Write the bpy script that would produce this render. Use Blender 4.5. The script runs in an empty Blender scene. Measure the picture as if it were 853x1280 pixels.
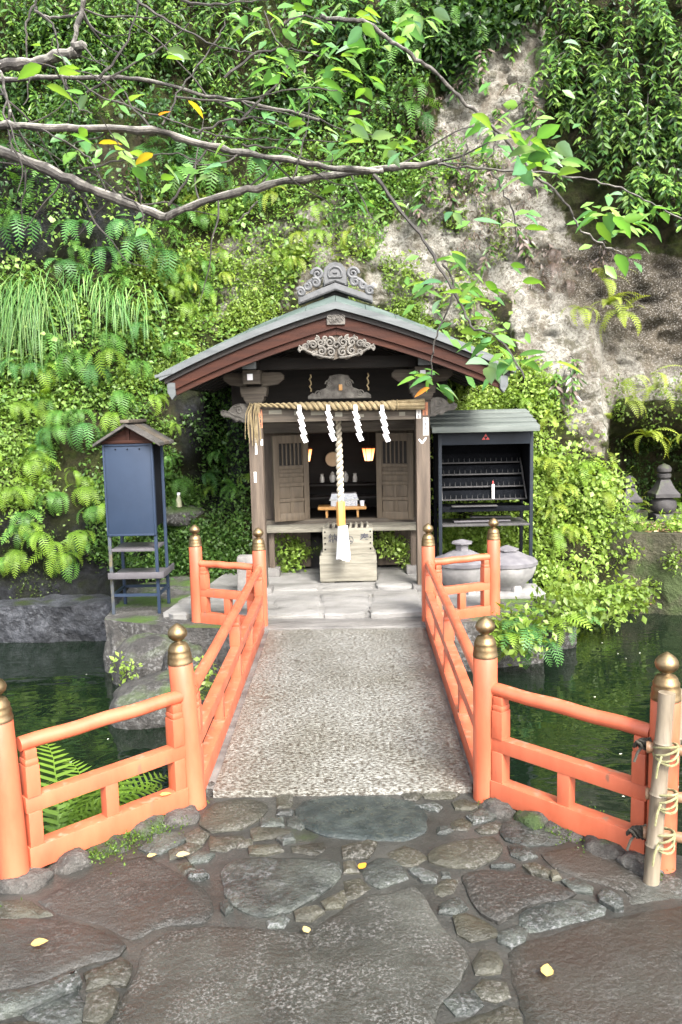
import bpy, bmesh, math, random
import numpy as np
from mathutils import Vector, Matrix
from mathutils.bvhtree import BVHTree
random.seed(7); rng = np.random.default_rng(7)
S = bpy.context.scene
COL = S.collection
PI = math.pi
# ------------------------------------------------------------------ camera, world, sun, exposure
FPX, HORIZON, CAMH = 1024.0, 512.0, 1.6
PITCH = math.atan((640 - HORIZON) / FPX); YAW = 0.012; ROLL = -0.022
CROT = Matrix.Rotation(YAW, 3, 'Z') @ Matrix.Rotation(PI / 2 - PITCH, 3, 'X') @ Matrix.Rotation(ROLL, 3, 'Z')
CPOS = Vector((0, 0, CAMH))
cd = bpy.data.cameras.new('camera'); cam = bpy.data.objects.new('camera', cd); COL.objects.link(cam)
cam.matrix_world = Matrix.Translation(CPOS) @ CROT.to_4x4()
cd.sensor_fit = 'VERTICAL'; cd.sensor_height = 36; cd.lens = 36 * FPX / 1280
cd.clip_start = 0.05; cd.clip_end = 500
S.camera = cam
SUN_EL, SUN_AZ = math.radians(44), math.radians(155)      # azimuth clockwise from +Y: behind the camera, to the right
w = bpy.data.worlds.new('World'); S.world = w; w.use_nodes = True
wn = w.node_tree.nodes; wl = w.node_tree.links
sky = wn.new('ShaderNodeTexSky'); sky.sky_type = 'NISHITA'; sky.sun_disc = False
sky.sun_elevation = SUN_EL; sky.sun_rotation = SUN_AZ; sky.air_density = 1.0; sky.dust_density = 4.0; sky.ozone_density = 1.0
hs = wn.new('ShaderNodeHueSaturation'); hs.inputs['Saturation'].default_value = 0.45
wl.new(sky.outputs[0], hs.inputs['Color']); wl.new(hs.outputs[0], wn['Background'].inputs['Color'])
wn['Background'].inputs['Strength'].default_value = 0.12
sd = bpy.data.lights.new('sun', 'SUN'); sd.energy = 1.5; sd.angle = math.radians(20); sd.color = (1, .96, .9)
sun = bpy.data.objects.new('sun', sd); COL.objects.link(sun)
sdir = Vector((math.sin(SUN_AZ) * math.cos(SUN_EL), math.cos(SUN_AZ) * math.cos(SUN_EL), math.sin(SUN_EL)))
sun.rotation_euler = sdir.to_track_quat('Z', 'Y').to_euler()
S.view_settings.view_transform = 'Standard'; S.view_settings.look = 'None'
S.view_settings.exposure = 2.6; S.view_settings.gamma = 1.0
S.cycles.max_bounces = 6; S.cycles.diffuse_bounces = 3; S.cycles.glossy_bounces = 3; S.cycles.transmission_bounces = 4
S.cycles.sample_clamp_indirect = 6

# ------------------------------------------------------------------ measuring helpers (photo pixel -> point at a known height or distance)
def ray(px, py):
    return (CROT @ Vector(((px - 426.5) / FPX, -(py - 640) / FPX, -1))).normalized()
def gz(px, py, z=0.0):
    d = ray(px, py); t = (z - CAMH) / d.z
    return CPOS + d * t
def gy(px, py, y):
    d = ray(px, py); return CPOS + d * (y / d.y)
CINV = CROT.transposed()
CI = np.array(CINV)
def project(P):                         # world Nx3 -> px, py, depth
    q = (P - np.array(CPOS)) @ CI.T
    dz = np.maximum(-q[:, 2], 1e-3)
    return 426.5 + FPX * q[:, 0] / dz, 640 - FPX * q[:, 1] / dz, -q[:, 2]

# ------------------------------------------------------------------ numpy noise
def _h(i, j, k, s):
    n = (i * 374761393 + j * 668265263 + k * 2147483647 + s * 974711) & 0xffffffff
    n = ((n ^ (n >> 13)) * 1274126177) & 0xffffffff
    return ((n ^ (n >> 16)) & 0xffff) / 65535.0
def vnoise(x, y, z, s=0):
    x, y, z = (np.asarray(a, float) for a in np.broadcast_arrays(x, y, z))
    i, j, k = (np.floor(a).astype(np.int64) for a in (x, y, z))
    u, v, t = x - i, y - j, z - k
    u, v, t = (a * a * (3 - 2 * a) for a in (u, v, t))
    r = 0
    for a in (0, 1):
        for b in (0, 1):
            for c in (0, 1):
                r = r + _h(i + a, j + b, k + c, s) * (u if a else 1 - u) * (v if b else 1 - v) * (t if c else 1 - t)
    return r
def fbm(x, y, z, o=4, s=0):
    r = 0; amp = .5; f = 1
    for q in range(o):
        r = r + amp * (vnoise(np.asarray(x) * f, np.asarray(y) * f, np.asarray(z) * f, s + q) - .5); amp *= .5; f *= 2.03
    return r
def sst(a, b, x):
    t = np.clip((np.asarray(x, float) - a) / (b - a), 0, 1); return t * t * (3 - 2 * t)

# ------------------------------------------------------------------ materials
def M(name, c1, c2=None, c3=None, scale=8.0, stretch=(1, 1, 1), rough=.6, rough2=None, bump=.15, bscale=None, metal=0.0, spec=.5, detail=6, dist=.01,
      vary=0.0, voro=0.0, voro_scale=60, voro_col=None, moss=None, wear=None):
    m = bpy.data.materials.new(name); m.use_nodes = True
    n = m.node_tree.nodes; l = m.node_tree.links; p = n['Principled BSDF']
    tc = n.new('ShaderNodeTexCoord'); mp = n.new('ShaderNodeMapping'); mp.inputs['Scale'].default_value = stretch
    l.new(tc.outputs['Object'], mp.inputs['Vector'])
    vec = mp.outputs[0]
    if vary:
        oi = n.new('ShaderNodeObjectInfo'); add = n.new('ShaderNodeVectorMath'); add.operation = 'ADD'
        mul = n.new('ShaderNodeMath'); mul.operation = 'MULTIPLY'; mul.inputs[1].default_value = 37.0
        l.new(oi.outputs['Random'], mul.inputs[0]); l.new(vec, add.inputs[0]); l.new(mul.outputs[0], add.inputs[1]); vec = add.outputs[0]
    nz = n.new('ShaderNodeTexNoise'); nz.inputs['Scale'].default_value = scale; nz.inputs['Detail'].default_value = detail; nz.inputs['Roughness'].default_value = .62
    l.new(vec, nz.inputs['Vector'])
    cr = n.new('ShaderNodeValToRGB'); e = cr.color_ramp.elements
    c2 = c2 or c1
    e[0].position = .32; e[1].position = .68; e[0].color = (*c1, 1); e[1].color = (*c2, 1)
    if c3: x = e.new(.5); x.color = (*c3, 1)
    l.new(nz.outputs['Fac'], cr.inputs['Fac']); col = cr.outputs['Color']
    if voro:
        vt = n.new('ShaderNodeTexNoise'); vt.inputs['Scale'].default_value = voro_scale; vt.inputs['Detail'].default_value = 5; vt.inputs['Roughness'].default_value = .68
        l.new(vec, vt.inputs['Vector'])
        r2 = n.new('ShaderNodeValToRGB'); r2.color_ramp.elements[0].position = .51; r2.color_ramp.elements[1].position = .60
        l.new(vt.outputs['Fac'], r2.inputs['Fac'])
        pt = n.new('ShaderNodeTexNoise'); pt.inputs['Scale'].default_value = voro_scale / 14; pt.inputs['Detail'].default_value = 4; l.new(vec, pt.inputs['Vector'])
        pr = n.new('ShaderNodeMapRange'); pr.inputs[1].default_value = .40; pr.inputs[2].default_value = .58; pr.inputs[3].default_value = .12 * voro; pr.inputs[4].default_value = min(1, voro * 1.25); l.new(pt.outputs['Fac'], pr.inputs[0])
        f = n.new('ShaderNodeMath'); f.operation = 'MULTIPLY'; l.new(pr.outputs[0], f.inputs[1]); l.new(r2.outputs[0], f.inputs[0])
        mx = n.new('ShaderNodeMixRGB'); l.new(f.outputs[0], mx.inputs[0]); l.new(col, mx.inputs[1]); mx.inputs[2].default_value = (*voro_col, 1); col = mx.outputs[0]
    for spec_ in (moss, wear):
        if spec_ is None: continue
        mcol, lo, hi, msc, up = spec_
        nm = n.new('ShaderNodeTexNoise'); nm.inputs['Scale'].default_value = msc; nm.inputs['Detail'].default_value = 5; l.new(vec, nm.inputs['Vector'])
        r3 = n.new('ShaderNodeValToRGB'); r3.color_ramp.elements[0].position = lo; r3.color_ramp.elements[1].position = hi; l.new(nm.outputs['Fac'], r3.inputs['Fac'])
        fac = r3.outputs[0]
        if up:
            ge = n.new('ShaderNodeNewGeometry'); sx = n.new('ShaderNodeSeparateXYZ'); l.new(ge.outputs['Normal'], sx.inputs[0])
            mr = n.new('ShaderNodeMapRange'); mr.inputs[1].default_value = up; mr.inputs[2].default_value = 1.0; l.new(sx.outputs[2], mr.inputs[0])
            mm = n.new('ShaderNodeMath'); mm.operation = 'MULTIPLY'; l.new(fac, mm.inputs[0]); l.new(mr.outputs[0], mm.inputs[1]); fac = mm.outputs[0]
        mx = n.new('ShaderNodeMixRGB'); l.new(fac, mx.inputs[0]); l.new(col, mx.inputs[1]); mx.inputs[2].default_value = (*mcol, 1); col = mx.outputs[0]
    if vary:
        hv = n.new('ShaderNodeHueSaturation'); mr = n.new('ShaderNodeMapRange'); mr.inputs[3].default_value = 1 - vary; mr.inputs[4].default_value = 1 + vary
        l.new(oi.outputs['Random'], mr.inputs[0]); l.new(mr.outputs[0], hv.inputs['Value']); l.new(col, hv.inputs['Color']); col = hv.outputs[0]
    l.new(col, p.inputs['Base Color'])
    p.inputs['Roughness'].default_value = rough; p.inputs['Metallic'].default_value = metal; p.inputs['Specular IOR Level'].default_value = spec
    if rough2 is not None:
        mr = n.new('ShaderNodeMapRange'); mr.inputs[1].default_value = .35; mr.inputs[2].default_value = .65; mr.inputs[3].default_value = rough; mr.inputs[4].default_value = rough2
        n2 = n.new('ShaderNodeTexNoise'); n2.inputs['Scale'].default_value = scale * .7; n2.inputs['Detail'].default_value = 4; l.new(vec, n2.inputs['Vector'])
        l.new(n2.outputs['Fac'], mr.inputs[0]); l.new(mr.outputs[0], p.inputs['Roughness'])
    if bump:
        b = n.new('ShaderNodeBump'); b.inputs['Strength'].default_value = bump; b.inputs['Distance'].default_value = dist
        nb = n.new('ShaderNodeTexNoise'); nb.inputs['Scale'].default_value = bscale or scale * 3; nb.inputs['Detail'].default_value = 8; nb.inputs['Roughness'].default_value = .65
        l.new(vec, nb.inputs['Vector']); l.new(nb.outputs['Fac'], b.inputs['Height']); l.new(b.outputs[0], p.inputs['Normal'])
    return m

def leaf_mat(name, transl=.35, rough=.45, hue=.0, vary=.25, tint=(1, 1, 1), spec=.4):
    """colour comes from the point colour attribute 'leafcol' (pigment per leaf); thin leaf that lets light through"""
    m = bpy.data.materials.new(name); m.use_nodes = True
    n = m.node_tree.nodes; l = m.node_tree.links; p = n['Principled BSDF']; out = n['Material Output']
    at = n.new('ShaderNodeAttribute'); at.attribute_name = 'leafcol'
    oi = n.new('ShaderNodeObjectInfo')
    hv = n.new('ShaderNodeHueSaturation')
    mr = n.new('ShaderNodeMapRange'); mr.inputs[3].default_value = 1 - vary; mr.inputs[4].default_value = 1 + vary
    l.new(oi.outputs['Random'], mr.inputs[0]); l.new(mr.outputs[0], hv.inputs['Value']); l.new(at.outputs['Color'], hv.inputs['Color'])
    tn = n.new('ShaderNodeMixRGB'); tn.blend_type = 'MULTIPLY'; tn.inputs[0].default_value = 1; tn.inputs[2].default_value = (*tint, 1); l.new(hv.outputs[0], tn.inputs[1])
    l.new(tn.outputs[0], p.inputs['Base Color']); p.inputs['Roughness'].default_value = rough; p.inputs['Specular IOR Level'].default_value = spec
    tr = n.new('ShaderNodeBsdfTranslucent'); g = n.new('ShaderNodeMixRGB'); g.blend_type = 'MULTIPLY'; g.inputs[0].default_value = 1; g.inputs[2].default_value = (1.35, 1.25, .55, 1)
    l.new(tn.outputs[0], g.inputs[1]); l.new(g.outputs[0], tr.inputs['Color'])
    mx = n.new('ShaderNodeMixShader'); mx.inputs[0].default_value = transl; l.new(p.outputs[0], mx.inputs[1]); l.new(tr.outputs[0], mx.inputs[2]); l.new(mx.outputs[0], out.inputs['Surface'])
    return m

# ------------------------------------------------------------------ object helpers
def obj(name, me, mat=None, parent=None, loc=None, rot=None):
    if isinstance(me, MB): me = me.mesh(name)
    if mat is not None and len(me.materials) == 0: me.materials.append(mat)
    o = bpy.data.objects.new(name, me); COL.objects.link(o)
    if parent is not None: o.parent = parent
    if loc is not None: o.location = loc
    if rot is not None: o.rotation_euler = rot
    return o
def tag(o, label=None, cat=None, group=None, kind=None):
    if label: o['label'] = label
    if cat: o['category'] = cat
    if group: o['group'] = group
    if kind: o['kind'] = kind
    return o
def thing(name, label, cat, loc=(0, 0, 0), group=None, rz=0):
    o = bpy.data.objects.new(name, None); COL.objects.link(o); o.location = loc; o.rotation_euler = (0, 0, rz); o.empty_display_size = .1
    return tag(o, label, cat, group)
class MB:
    def __init__(s): s.bm = bmesh.new()
    def _add(s, vs, fs, smooth=False):
        v = [s.bm.verts.new(p) for p in vs]
        for f in fs:
            try:
                q = s.bm.faces.new([v[i] for i in f]); q.smooth = smooth
            except ValueError: pass
        return v
    def box(s, c, d, rot=None, bev=0.0, taper=1.0):
        b = bmesh.new(); bmesh.ops.create_cube(b, size=1)
        for v in b.verts:
            k = taper if v.co.z > 0 else 1
            v.co = Vector((v.co.x * d[0] * k, v.co.y * d[1] * k, v.co.z * d[2]))
        if bev: bmesh.ops.bevel(b, geom=b.edges[:], offset=bev, segments=2, affect='EDGES', profile=.6)
        R = rot if rot is not None else Matrix.Identity(3)
        if not isinstance(R, Matrix): R = Matrix.Rotation(R, 3, 'Z')
        for v in b.verts: v.co = R @ v.co + Vector(c)
        b.verts.index_update()
        s._add([v.co.copy() for v in b.verts], [[v.index for v in f.verts] for f in b.faces]); b.free(); return s
    def bar(s, p, q, w, h, bev=0.0, up=Vector((0, 0, 1))):
        p, q = Vector(p), Vector(q); x = (q - p); L = x.length; x.normalize(); y = up.cross(x).normalized(); z = x.cross(y)
        return s.box((p + q) / 2, (L, w, h), Matrix((x, y, z)).transposed(), bev)
    def tube(s, pts, rad, n=10, cap=True):
        pts = [Vector(p) for p in pts]; N = len(pts)
        if not hasattr(rad, '__len__'): rad = [rad] * N
        rings = []; prev = None
        for i, p in enumerate(pts):
            t = (pts[min(i + 1, N - 1)] - pts[max(i - 1, 0)]).normalized()
            if prev is None:
                a = Vector((0, 0, 1)) if abs(t.z) < .9 else Vector((1, 0, 0)); u = t.cross(a).normalized()
            else: u = (prev - t * prev.dot(t)).normalized()
            prev = u; v = t.cross(u)
            rings.append([s.bm.verts.new(p + (u * math.cos(2 * PI * k / n) + v * math.sin(2 * PI * k / n)) * rad[i]) for k in range(n)])
        for a, b in zip(rings, rings[1:]):
            for k in range(n):
                f = s.bm.faces.new((a[k], a[(k + 1) % n], b[(k + 1) % n], b[k])); f.smooth = True
        if cap:
            s.bm.faces.new(list(reversed(rings[0]))); s.bm.faces.new(rings[-1])
        return s
    def lathe(s, prof, c=(0, 0, 0), n=20, phase=0, smooth=True):
        c = Vector(c); rings = []
        for r, z in prof:
            rings.append([s.bm.verts.new(c + Vector((r * math.cos(2 * PI * k / n + phase), r * math.sin(2 * PI * k / n + phase), z))) for k in range(n)])
        for a, b in zip(rings, rings[1:]):
            for k in range(n):
                f = s.bm.faces.new((a[k], a[(k + 1) % n], b[(k + 1) % n], b[k])); f.smooth = smooth
        s.bm.faces.new(list(reversed(rings[0]))); s.bm.faces.new(rings[-1]); return s
    def prism(s, poly, y0, y1, bev=0.0, frame=None):
        """polygon in (x,z) extruded from y0 to y1"""
        b = bmesh.new(); vs = [b.verts.new((x, y0, z)) for x, z in poly]; f = b.faces.new(vs)
        r = bmesh.ops.extrude_face_region(b, geom=[f])
        for v in r['geom']:
            if isinstance(v, bmesh.types.BMVert): v.co.y = y1
        bmesh.ops.recalc_face_normals(b, faces=b.faces[:])
        if bev: bmesh.ops.bevel(b, geom=[e for e in b.edges if abs(e.verts[0].co.y - e.verts[1].co.y) < 1e-6], offset=bev, segments=2, affect='EDGES')
        big = [q for q in b.faces if len(q.verts) > 4]
        if big: bmesh.ops.triangulate(b, faces=big)
        b.verts.index_update()
        vv = [v.co.copy() for v in b.verts]
        if frame is not None: vv = [frame @ v for v in vv]
        s._add(vv, [[v.index for v in q.verts] for q in b.faces]); b.free(); return s
    def strip(s, A, B):
        a = [s.bm.verts.new(p) for p in A]; b = [s.bm.verts.new(p) for p in B]
        for i in range(len(a) - 1): s.bm.faces.new((a[i], a[i + 1], b[i + 1], b[i]))
        return s
    def mesh(s, name, sharp=35):
        bmesh.ops.recalc_face_normals(s.bm, faces=s.bm.faces[:])
        me = bpy.data.meshes.new(name); s.bm.to_mesh(me); s.bm.free()
        if sharp: me.set_sharp_from_angle(angle=math.radians(sharp))
        return me
def np_mesh(name, V, F, col=None, smooth=False):
    """V: Nx3, F: Mx3 or Mx4"""
    me = bpy.data.meshes.new(name); V = np.ascontiguousarray(V, np.float32); F = np.ascontiguousarray(F, np.int32); k = F.shape[1]
    me.vertices.add(len(V)); me.vertices.foreach_set('co', V.ravel())
    me.loops.add(F.size); me.loops.foreach_set('vertex_index', F.ravel())
    me.polygons.add(len(F)); me.polygons.foreach_set('loop_start', np.arange(0, F.size, k, dtype=np.int32))
    if smooth: me.polygons.foreach_set('use_smooth', np.ones(len(F), bool))
    me.update(calc_edges=True)
    if col is not None:
        a = me.attributes.new('leafcol', 'FLOAT_COLOR', 'POINT'); c = np.ones((len(V), 4), np.float32); c[:, :3] = col; a.data.foreach_set('color', c.ravel())
    return me
def nrm(a): return a / np.maximum(np.linalg.norm(a, axis=1, keepdims=True), 1e-9)
LT = np.array([(0, 0, 0), (.42, -.5, .12), (.5, 0, 0), (.42, .5, .12), (.8, -.27, .0), (.8, .27, .0), (1, 0, -.12)], float)
LF = np.array([(0, 2, 1), (0, 3, 2), (1, 2, 4), (2, 3, 5), (2, 6, 4), (2, 5, 6)])
LT4 = np.array([(0, 0, 0), (.5, -.5, .13), (.52, 0, 0), (.5, .5, .13), (1, 0, -.1)], float)
LF4 = np.array([(0, 2, 1), (0, 3, 2), (1, 2, 4), (2, 3, 4)])
def leaves(P, A, N, L, W, C, small=False):
    """arrays of leaves: base P, axis A, normal N, length L, width W, colour C -> V, F, col"""
    LT, LF = (LT4, LF4) if small else (globals()['LT'], globals()['LF'])
    A = nrm(A); Sd = nrm(np.cross(N, A)); Nn = np.cross(A, Sd); n = len(P)
    V = (P[:, None] + A[:, None] * (LT[None, :, 0:1] * L[:, None, None]) + Sd[:, None] * (LT[None, :, 1:2] * W[:, None, None]) + Nn[:, None] * (LT[None, :, 2:3] * W[:, None, None]))
    F = LF[None] + (np.arange(n) * len(LT))[:, None, None]
    return V.reshape(-1, 3), F.reshape(-1, 3), np.repeat(C, len(LT), axis=0)
def cat(parts):
    Vs, Fs, Cs = [], [], []; o = 0
    for V, F, C in parts:
        Vs.append(V); Fs.append(F + o); Cs.append(C); o += len(V)
    return np.concatenate(Vs), np.concatenate(Fs), np.concatenate(Cs)

# ---- the palette
m_paint = M('vermilion_paint', (0.3312, 0.0716, 0.0329), (0.4512, 0.1148, 0.0567), c3=(0.4032, 0.0963, 0.0466), scale=5, stretch=(1.6, 1.6, .55),  rough=.34, rough2=.5, bump=.10, bscale=22,
            wear=((.27, .155, .10), .56, .66, 16, .88), moss=((.22, .09, .055), .66, .72, 11, 0))
m_brass = M('aged_brass', (.13, .088, .045), (.30, .225, .135), c3=(.21, .15, .08), scale=16, rough=.42, rough2=.62, metal=1, bump=.2, bscale=60)
m_woodx = M('weathered_wood_across', (0.0275, 0.0211, 0.0147), (0.0951, 0.0792, 0.0588), c3=(0.0550, 0.0437, 0.0319), scale=5, stretch=(.5, 5, 7), rough=.75, bump=.35, bscale=14)
m_woodz = M('weathered_wood_upright', (0.0424, 0.0298, 0.0204), (0.1074, 0.0805, 0.0580), c3=(0.0707, 0.0518, 0.0365), scale=5, stretch=(6, 6, .45), rough=.7, bump=.3, bscale=14)
m_pale = M('bleached_wood', (0.0916, 0.0837, 0.0658), (0.2200, 0.2093, 0.1704), c3=(0.1619, 0.1514, 0.1195), scale=4, stretch=(.6, 5, 6), rough=.8, bump=.35, bscale=16)
m_door = M('door_wood', (0.0599, 0.0429, 0.0269), (0.1076, 0.0820, 0.0539), scale=5, stretch=(6, 6, .6), rough=.65, bump=.25, bscale=16)
m_red = M('oiled_red_brown_wood', (0.0187, 0.0048, 0.0021), (0.0430, 0.0120, 0.0051), c3=(0.0299, 0.0081, 0.0035), scale=4, stretch=(.5, 4, 6), rough=.7, spec=.25, bump=.25, bscale=16)
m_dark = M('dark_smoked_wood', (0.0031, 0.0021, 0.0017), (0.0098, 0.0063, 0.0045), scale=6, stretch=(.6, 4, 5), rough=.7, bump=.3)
m_carve = M('carved_grey_wood', (0.0443, 0.0400, 0.0345), (0.1520, 0.1411, 0.1239), scale=14, rough=.8, bump=.4, bscale=50)
m_copper = M('pale_green_copper', (0.0434, 0.0620, 0.0570), (0.0992, 0.1271, 0.1147), c3=(0.0682, 0.0930, 0.0837), scale=6, rough=.5, bump=.15)
m_lead = M('grey_roof_edge_metal', (0.0536, 0.0610, 0.0634), (0.0975, 0.1073, 0.1097), scale=6, stretch=(.6, 3, 3), rough=.5, bump=.2)
m_tile = M('grey_ridge_tile', (0.0486, 0.0506, 0.0526), (0.0891, 0.0912, 0.0951), scale=12, rough=.6, bump=.3)
m_straw = M('rice_straw', (0.1469, 0.1088, 0.0517), (0.2611, 0.2094, 0.1197), scale=20, stretch=(1, 1, 1), rough=.85, bump=.5, bscale=90)
m_hemp = M('pale_hemp', (0.3740, 0.3298, 0.2513), (0.5304, 0.4881, 0.4009), scale=20, rough=.9, bump=.4, bscale=90)
m_paper = M('white_paper', (.80, .80, .84), (.86, .86, .88), scale=5, rough=.8, bump=.03)
m_cloth = M('white_cotton', (.72, .72, .74), (.84, .84, .85), scale=16, rough=.9, bump=.25, bscale=60)
m_honey = M('honey_wood', (0.4000, 0.2000, 0.0560), (0.4960, 0.2720, 0.0880), scale=4, stretch=(5, 5, .6), rough=.4, bump=.1)
m_navy = M('navy_enamel', (0.0128, 0.0225, 0.0435), (0.0180, 0.0307, 0.0570), scale=3, rough=.5, rough2=.65, bump=.08, bscale=14, spec=.3, voro=.12, voro_scale=18, voro_col=(.03, .04, .06))
m_rust = M('rusty_navy_leg', (0.0270, 0.0450, 0.0780), (0.1200, 0.1020, 0.0480), c3=(0.0480, 0.0540, 0.0600), scale=9, rough=.6, bump=.3)
m_black = M('sooty_black_metal', (.002, .0025, .0035), (.005, .006, .008), scale=7, rough=.9, bump=.2, spec=.08, voro=.2, voro_scale=70, voro_col=(.025, .027, .032))
m_navyblack = M('black_navy_frame', (0.0056, 0.0088, 0.0136), (0.0104, 0.0152, 0.0224), scale=7, rough=.6, bump=.1, spec=.25)
m_rail = M('grey_iron_strip', (0.0210, 0.0202, 0.0210), (0.0504, 0.0483, 0.0483), scale=20, rough=.6, bump=.2)
m_slat = M('grey_green_board', (0.0638, 0.0765, 0.0701), (0.1275, 0.1435, 0.1306), scale=4, stretch=(.5, 4, 5), rough=.75, bump=.3)
m_greybox = M('grey_sheet_metal', (0.0480, 0.0450, 0.0510), (0.0900, 0.0840, 0.0900), scale=6, rough=.6, bump=.2)
m_greywood = M('grey_roof_wood', (0.0225, 0.0207, 0.0189), (0.0765, 0.0698, 0.0630), c3=(0.0450, 0.0414, 0.0373), scale=5, stretch=(4, .6, 5), rough=.8, bump=.3)
m_stone = M('grey_stone', (0.0829, 0.0797, 0.0752), (0.1785, 0.1721, 0.1594), c3=(0.1275, 0.1211, 0.1148), scale=7, rough=.8, bump=.6, bscale=26, vary=.15)
m_urn = M('pale_urn_stone', (0.1387, 0.1358, 0.1329), (0.2428, 0.2370, 0.2312), scale=8, rough=.75, bump=.4)
m_lid = M('dull_urn_lid', (0.0780, 0.0750, 0.0840), (0.1500, 0.1440, 0.1500), scale=8, rough=.6, bump=.3)
m_tomb = M('old_dark_stone', (0.0192, 0.0176, 0.0192), (0.0480, 0.0448, 0.0448), scale=9, rough=.8, bump=.5, bscale=40, moss=((.05, .07, .02), .56, .68, 6, 0))
m_moss_rock = M('mossy_boulder', (0.0202, 0.0189, 0.0171), (0.0765, 0.0720, 0.0675), c3=(0.0428, 0.0396, 0.0360), scale=5, rough=.75, bump=1.0, bscale=14, dist=.05, wear=((.045, .085, .010), .46, .58, 2.6, .25), voro=.5, voro_scale=34, voro_col=(.20, .20, .195))
m_bamboo = M('grey_bamboo', (0.0867, 0.0650, 0.0433), (0.1994, 0.1647, 0.1170), c3=(0.1474, 0.1214, 0.0867), scale=3, stretch=(10, 10, 1.2), rough=.5, bump=.15)
m_bamboo_r = M('brown_bamboo', (0.1377, 0.0631, 0.0287), (0.2409, 0.1492, 0.0860), scale=4, stretch=(1.2, 8, 8), rough=.45, bump=.15)
m_twine = M('dark_twine', (.015, .013, .01), (.04, .035, .025), scale=40, rough=.9, bump=.4)
m_rope = M('old_rope', (.12, .12, .05), (.26, .24, .13), scale=40, rough=.9, bump=.4)
m_bark = M('cherry_bark', (.012, .010, .009), (.085, .075, .064), c3=(.035, .030, .026), scale=9, rough=.75, bump=.8, bscale=40, dist=.008, voro=.5, voro_scale=26, voro_col=(.16, .15, .13), wear=((.27, .255, .225), .40, .52, 13, .1))
m_twig = M('dark_twig', (.014, .012, .010), (.05, .043, .037), scale=12, rough=.75, bump=.2)
m_flag = M('wet_flagstone', (0.0166, 0.0159, 0.0115), (0.0563, 0.0552, 0.0390), c3=(0.0330, 0.0321, 0.0223), scale=4.5, rough=.28, rough2=.55, bump=1.0, bscale=26, dist=.016, vary=.22, voro=.55, voro_scale=80, voro_col=(.115, .11, .10))
m_flagblue = M('wet_blue_flagstone', (0.0113, 0.0138, 0.0126), (0.0527, 0.0596, 0.0507), c3=(0.0275, 0.0321, 0.0279), scale=8, rough=.25, rough2=.5, bump=1.0, bscale=30, dist=.016, vary=.22, voro=.6, voro_scale=70, voro_col=(.12, .123, .125))
m_mortar = M('wet_mortar', (0.0153, 0.0152, 0.0132), (0.0423, 0.0421, 0.0372), c3=(0.0270, 0.0269, 0.0240), scale=5, detail=9, rough=.28, rough2=.5, bump=.7, bscale=70, dist=.006, voro=.4, voro_scale=120, voro_col=(.075, .07, .062), moss=((.025, .045, .008), .66, .76, 2.3, 0))
m_curb = M('mossy_kerb_stone', (.016, .0145, .013), (.075, .07, .062), c3=(.038, .035, .031), scale=7, rough=.7, bump=1.0, bscale=20, dist=.04, vary=.2, moss=((.026, .052, .008), .52, .62, 5, 0), voro=.5, voro_scale=60, voro_col=(.12, .115, .105))
m_landing = M('pale_worn_landing', (0.0927, 0.0906, 0.0843), (0.2108, 0.2066, 0.1982), c3=(0.1686, 0.1644, 0.1560), scale=3, stretch=(.8, 1.8, 1), rough=.45, rough2=.75, bump=.6, bscale=14, dist=.02, voro=.6, voro_scale=9, voro_col=(.17, .165, .15))
m_step = M('wet_grey_step', (.065, .062, .06), (.16, .155, .145), scale=4, stretch=(.6, 2, 1), rough=.3, rough2=.6, bump=.5, bscale=14)
m_leafy = leaf_mat('herb_leaf', .4); m_shrub = leaf_mat('glossy_leaf', .28, .32); m_fern = leaf_mat('fern_leaf', .38, .5, vary=.3); m_grass = leaf_mat('grass_blade', .35, .5)
m_cherry = leaf_mat('cherry_leaf', .45, .38, vary=.22)

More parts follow.
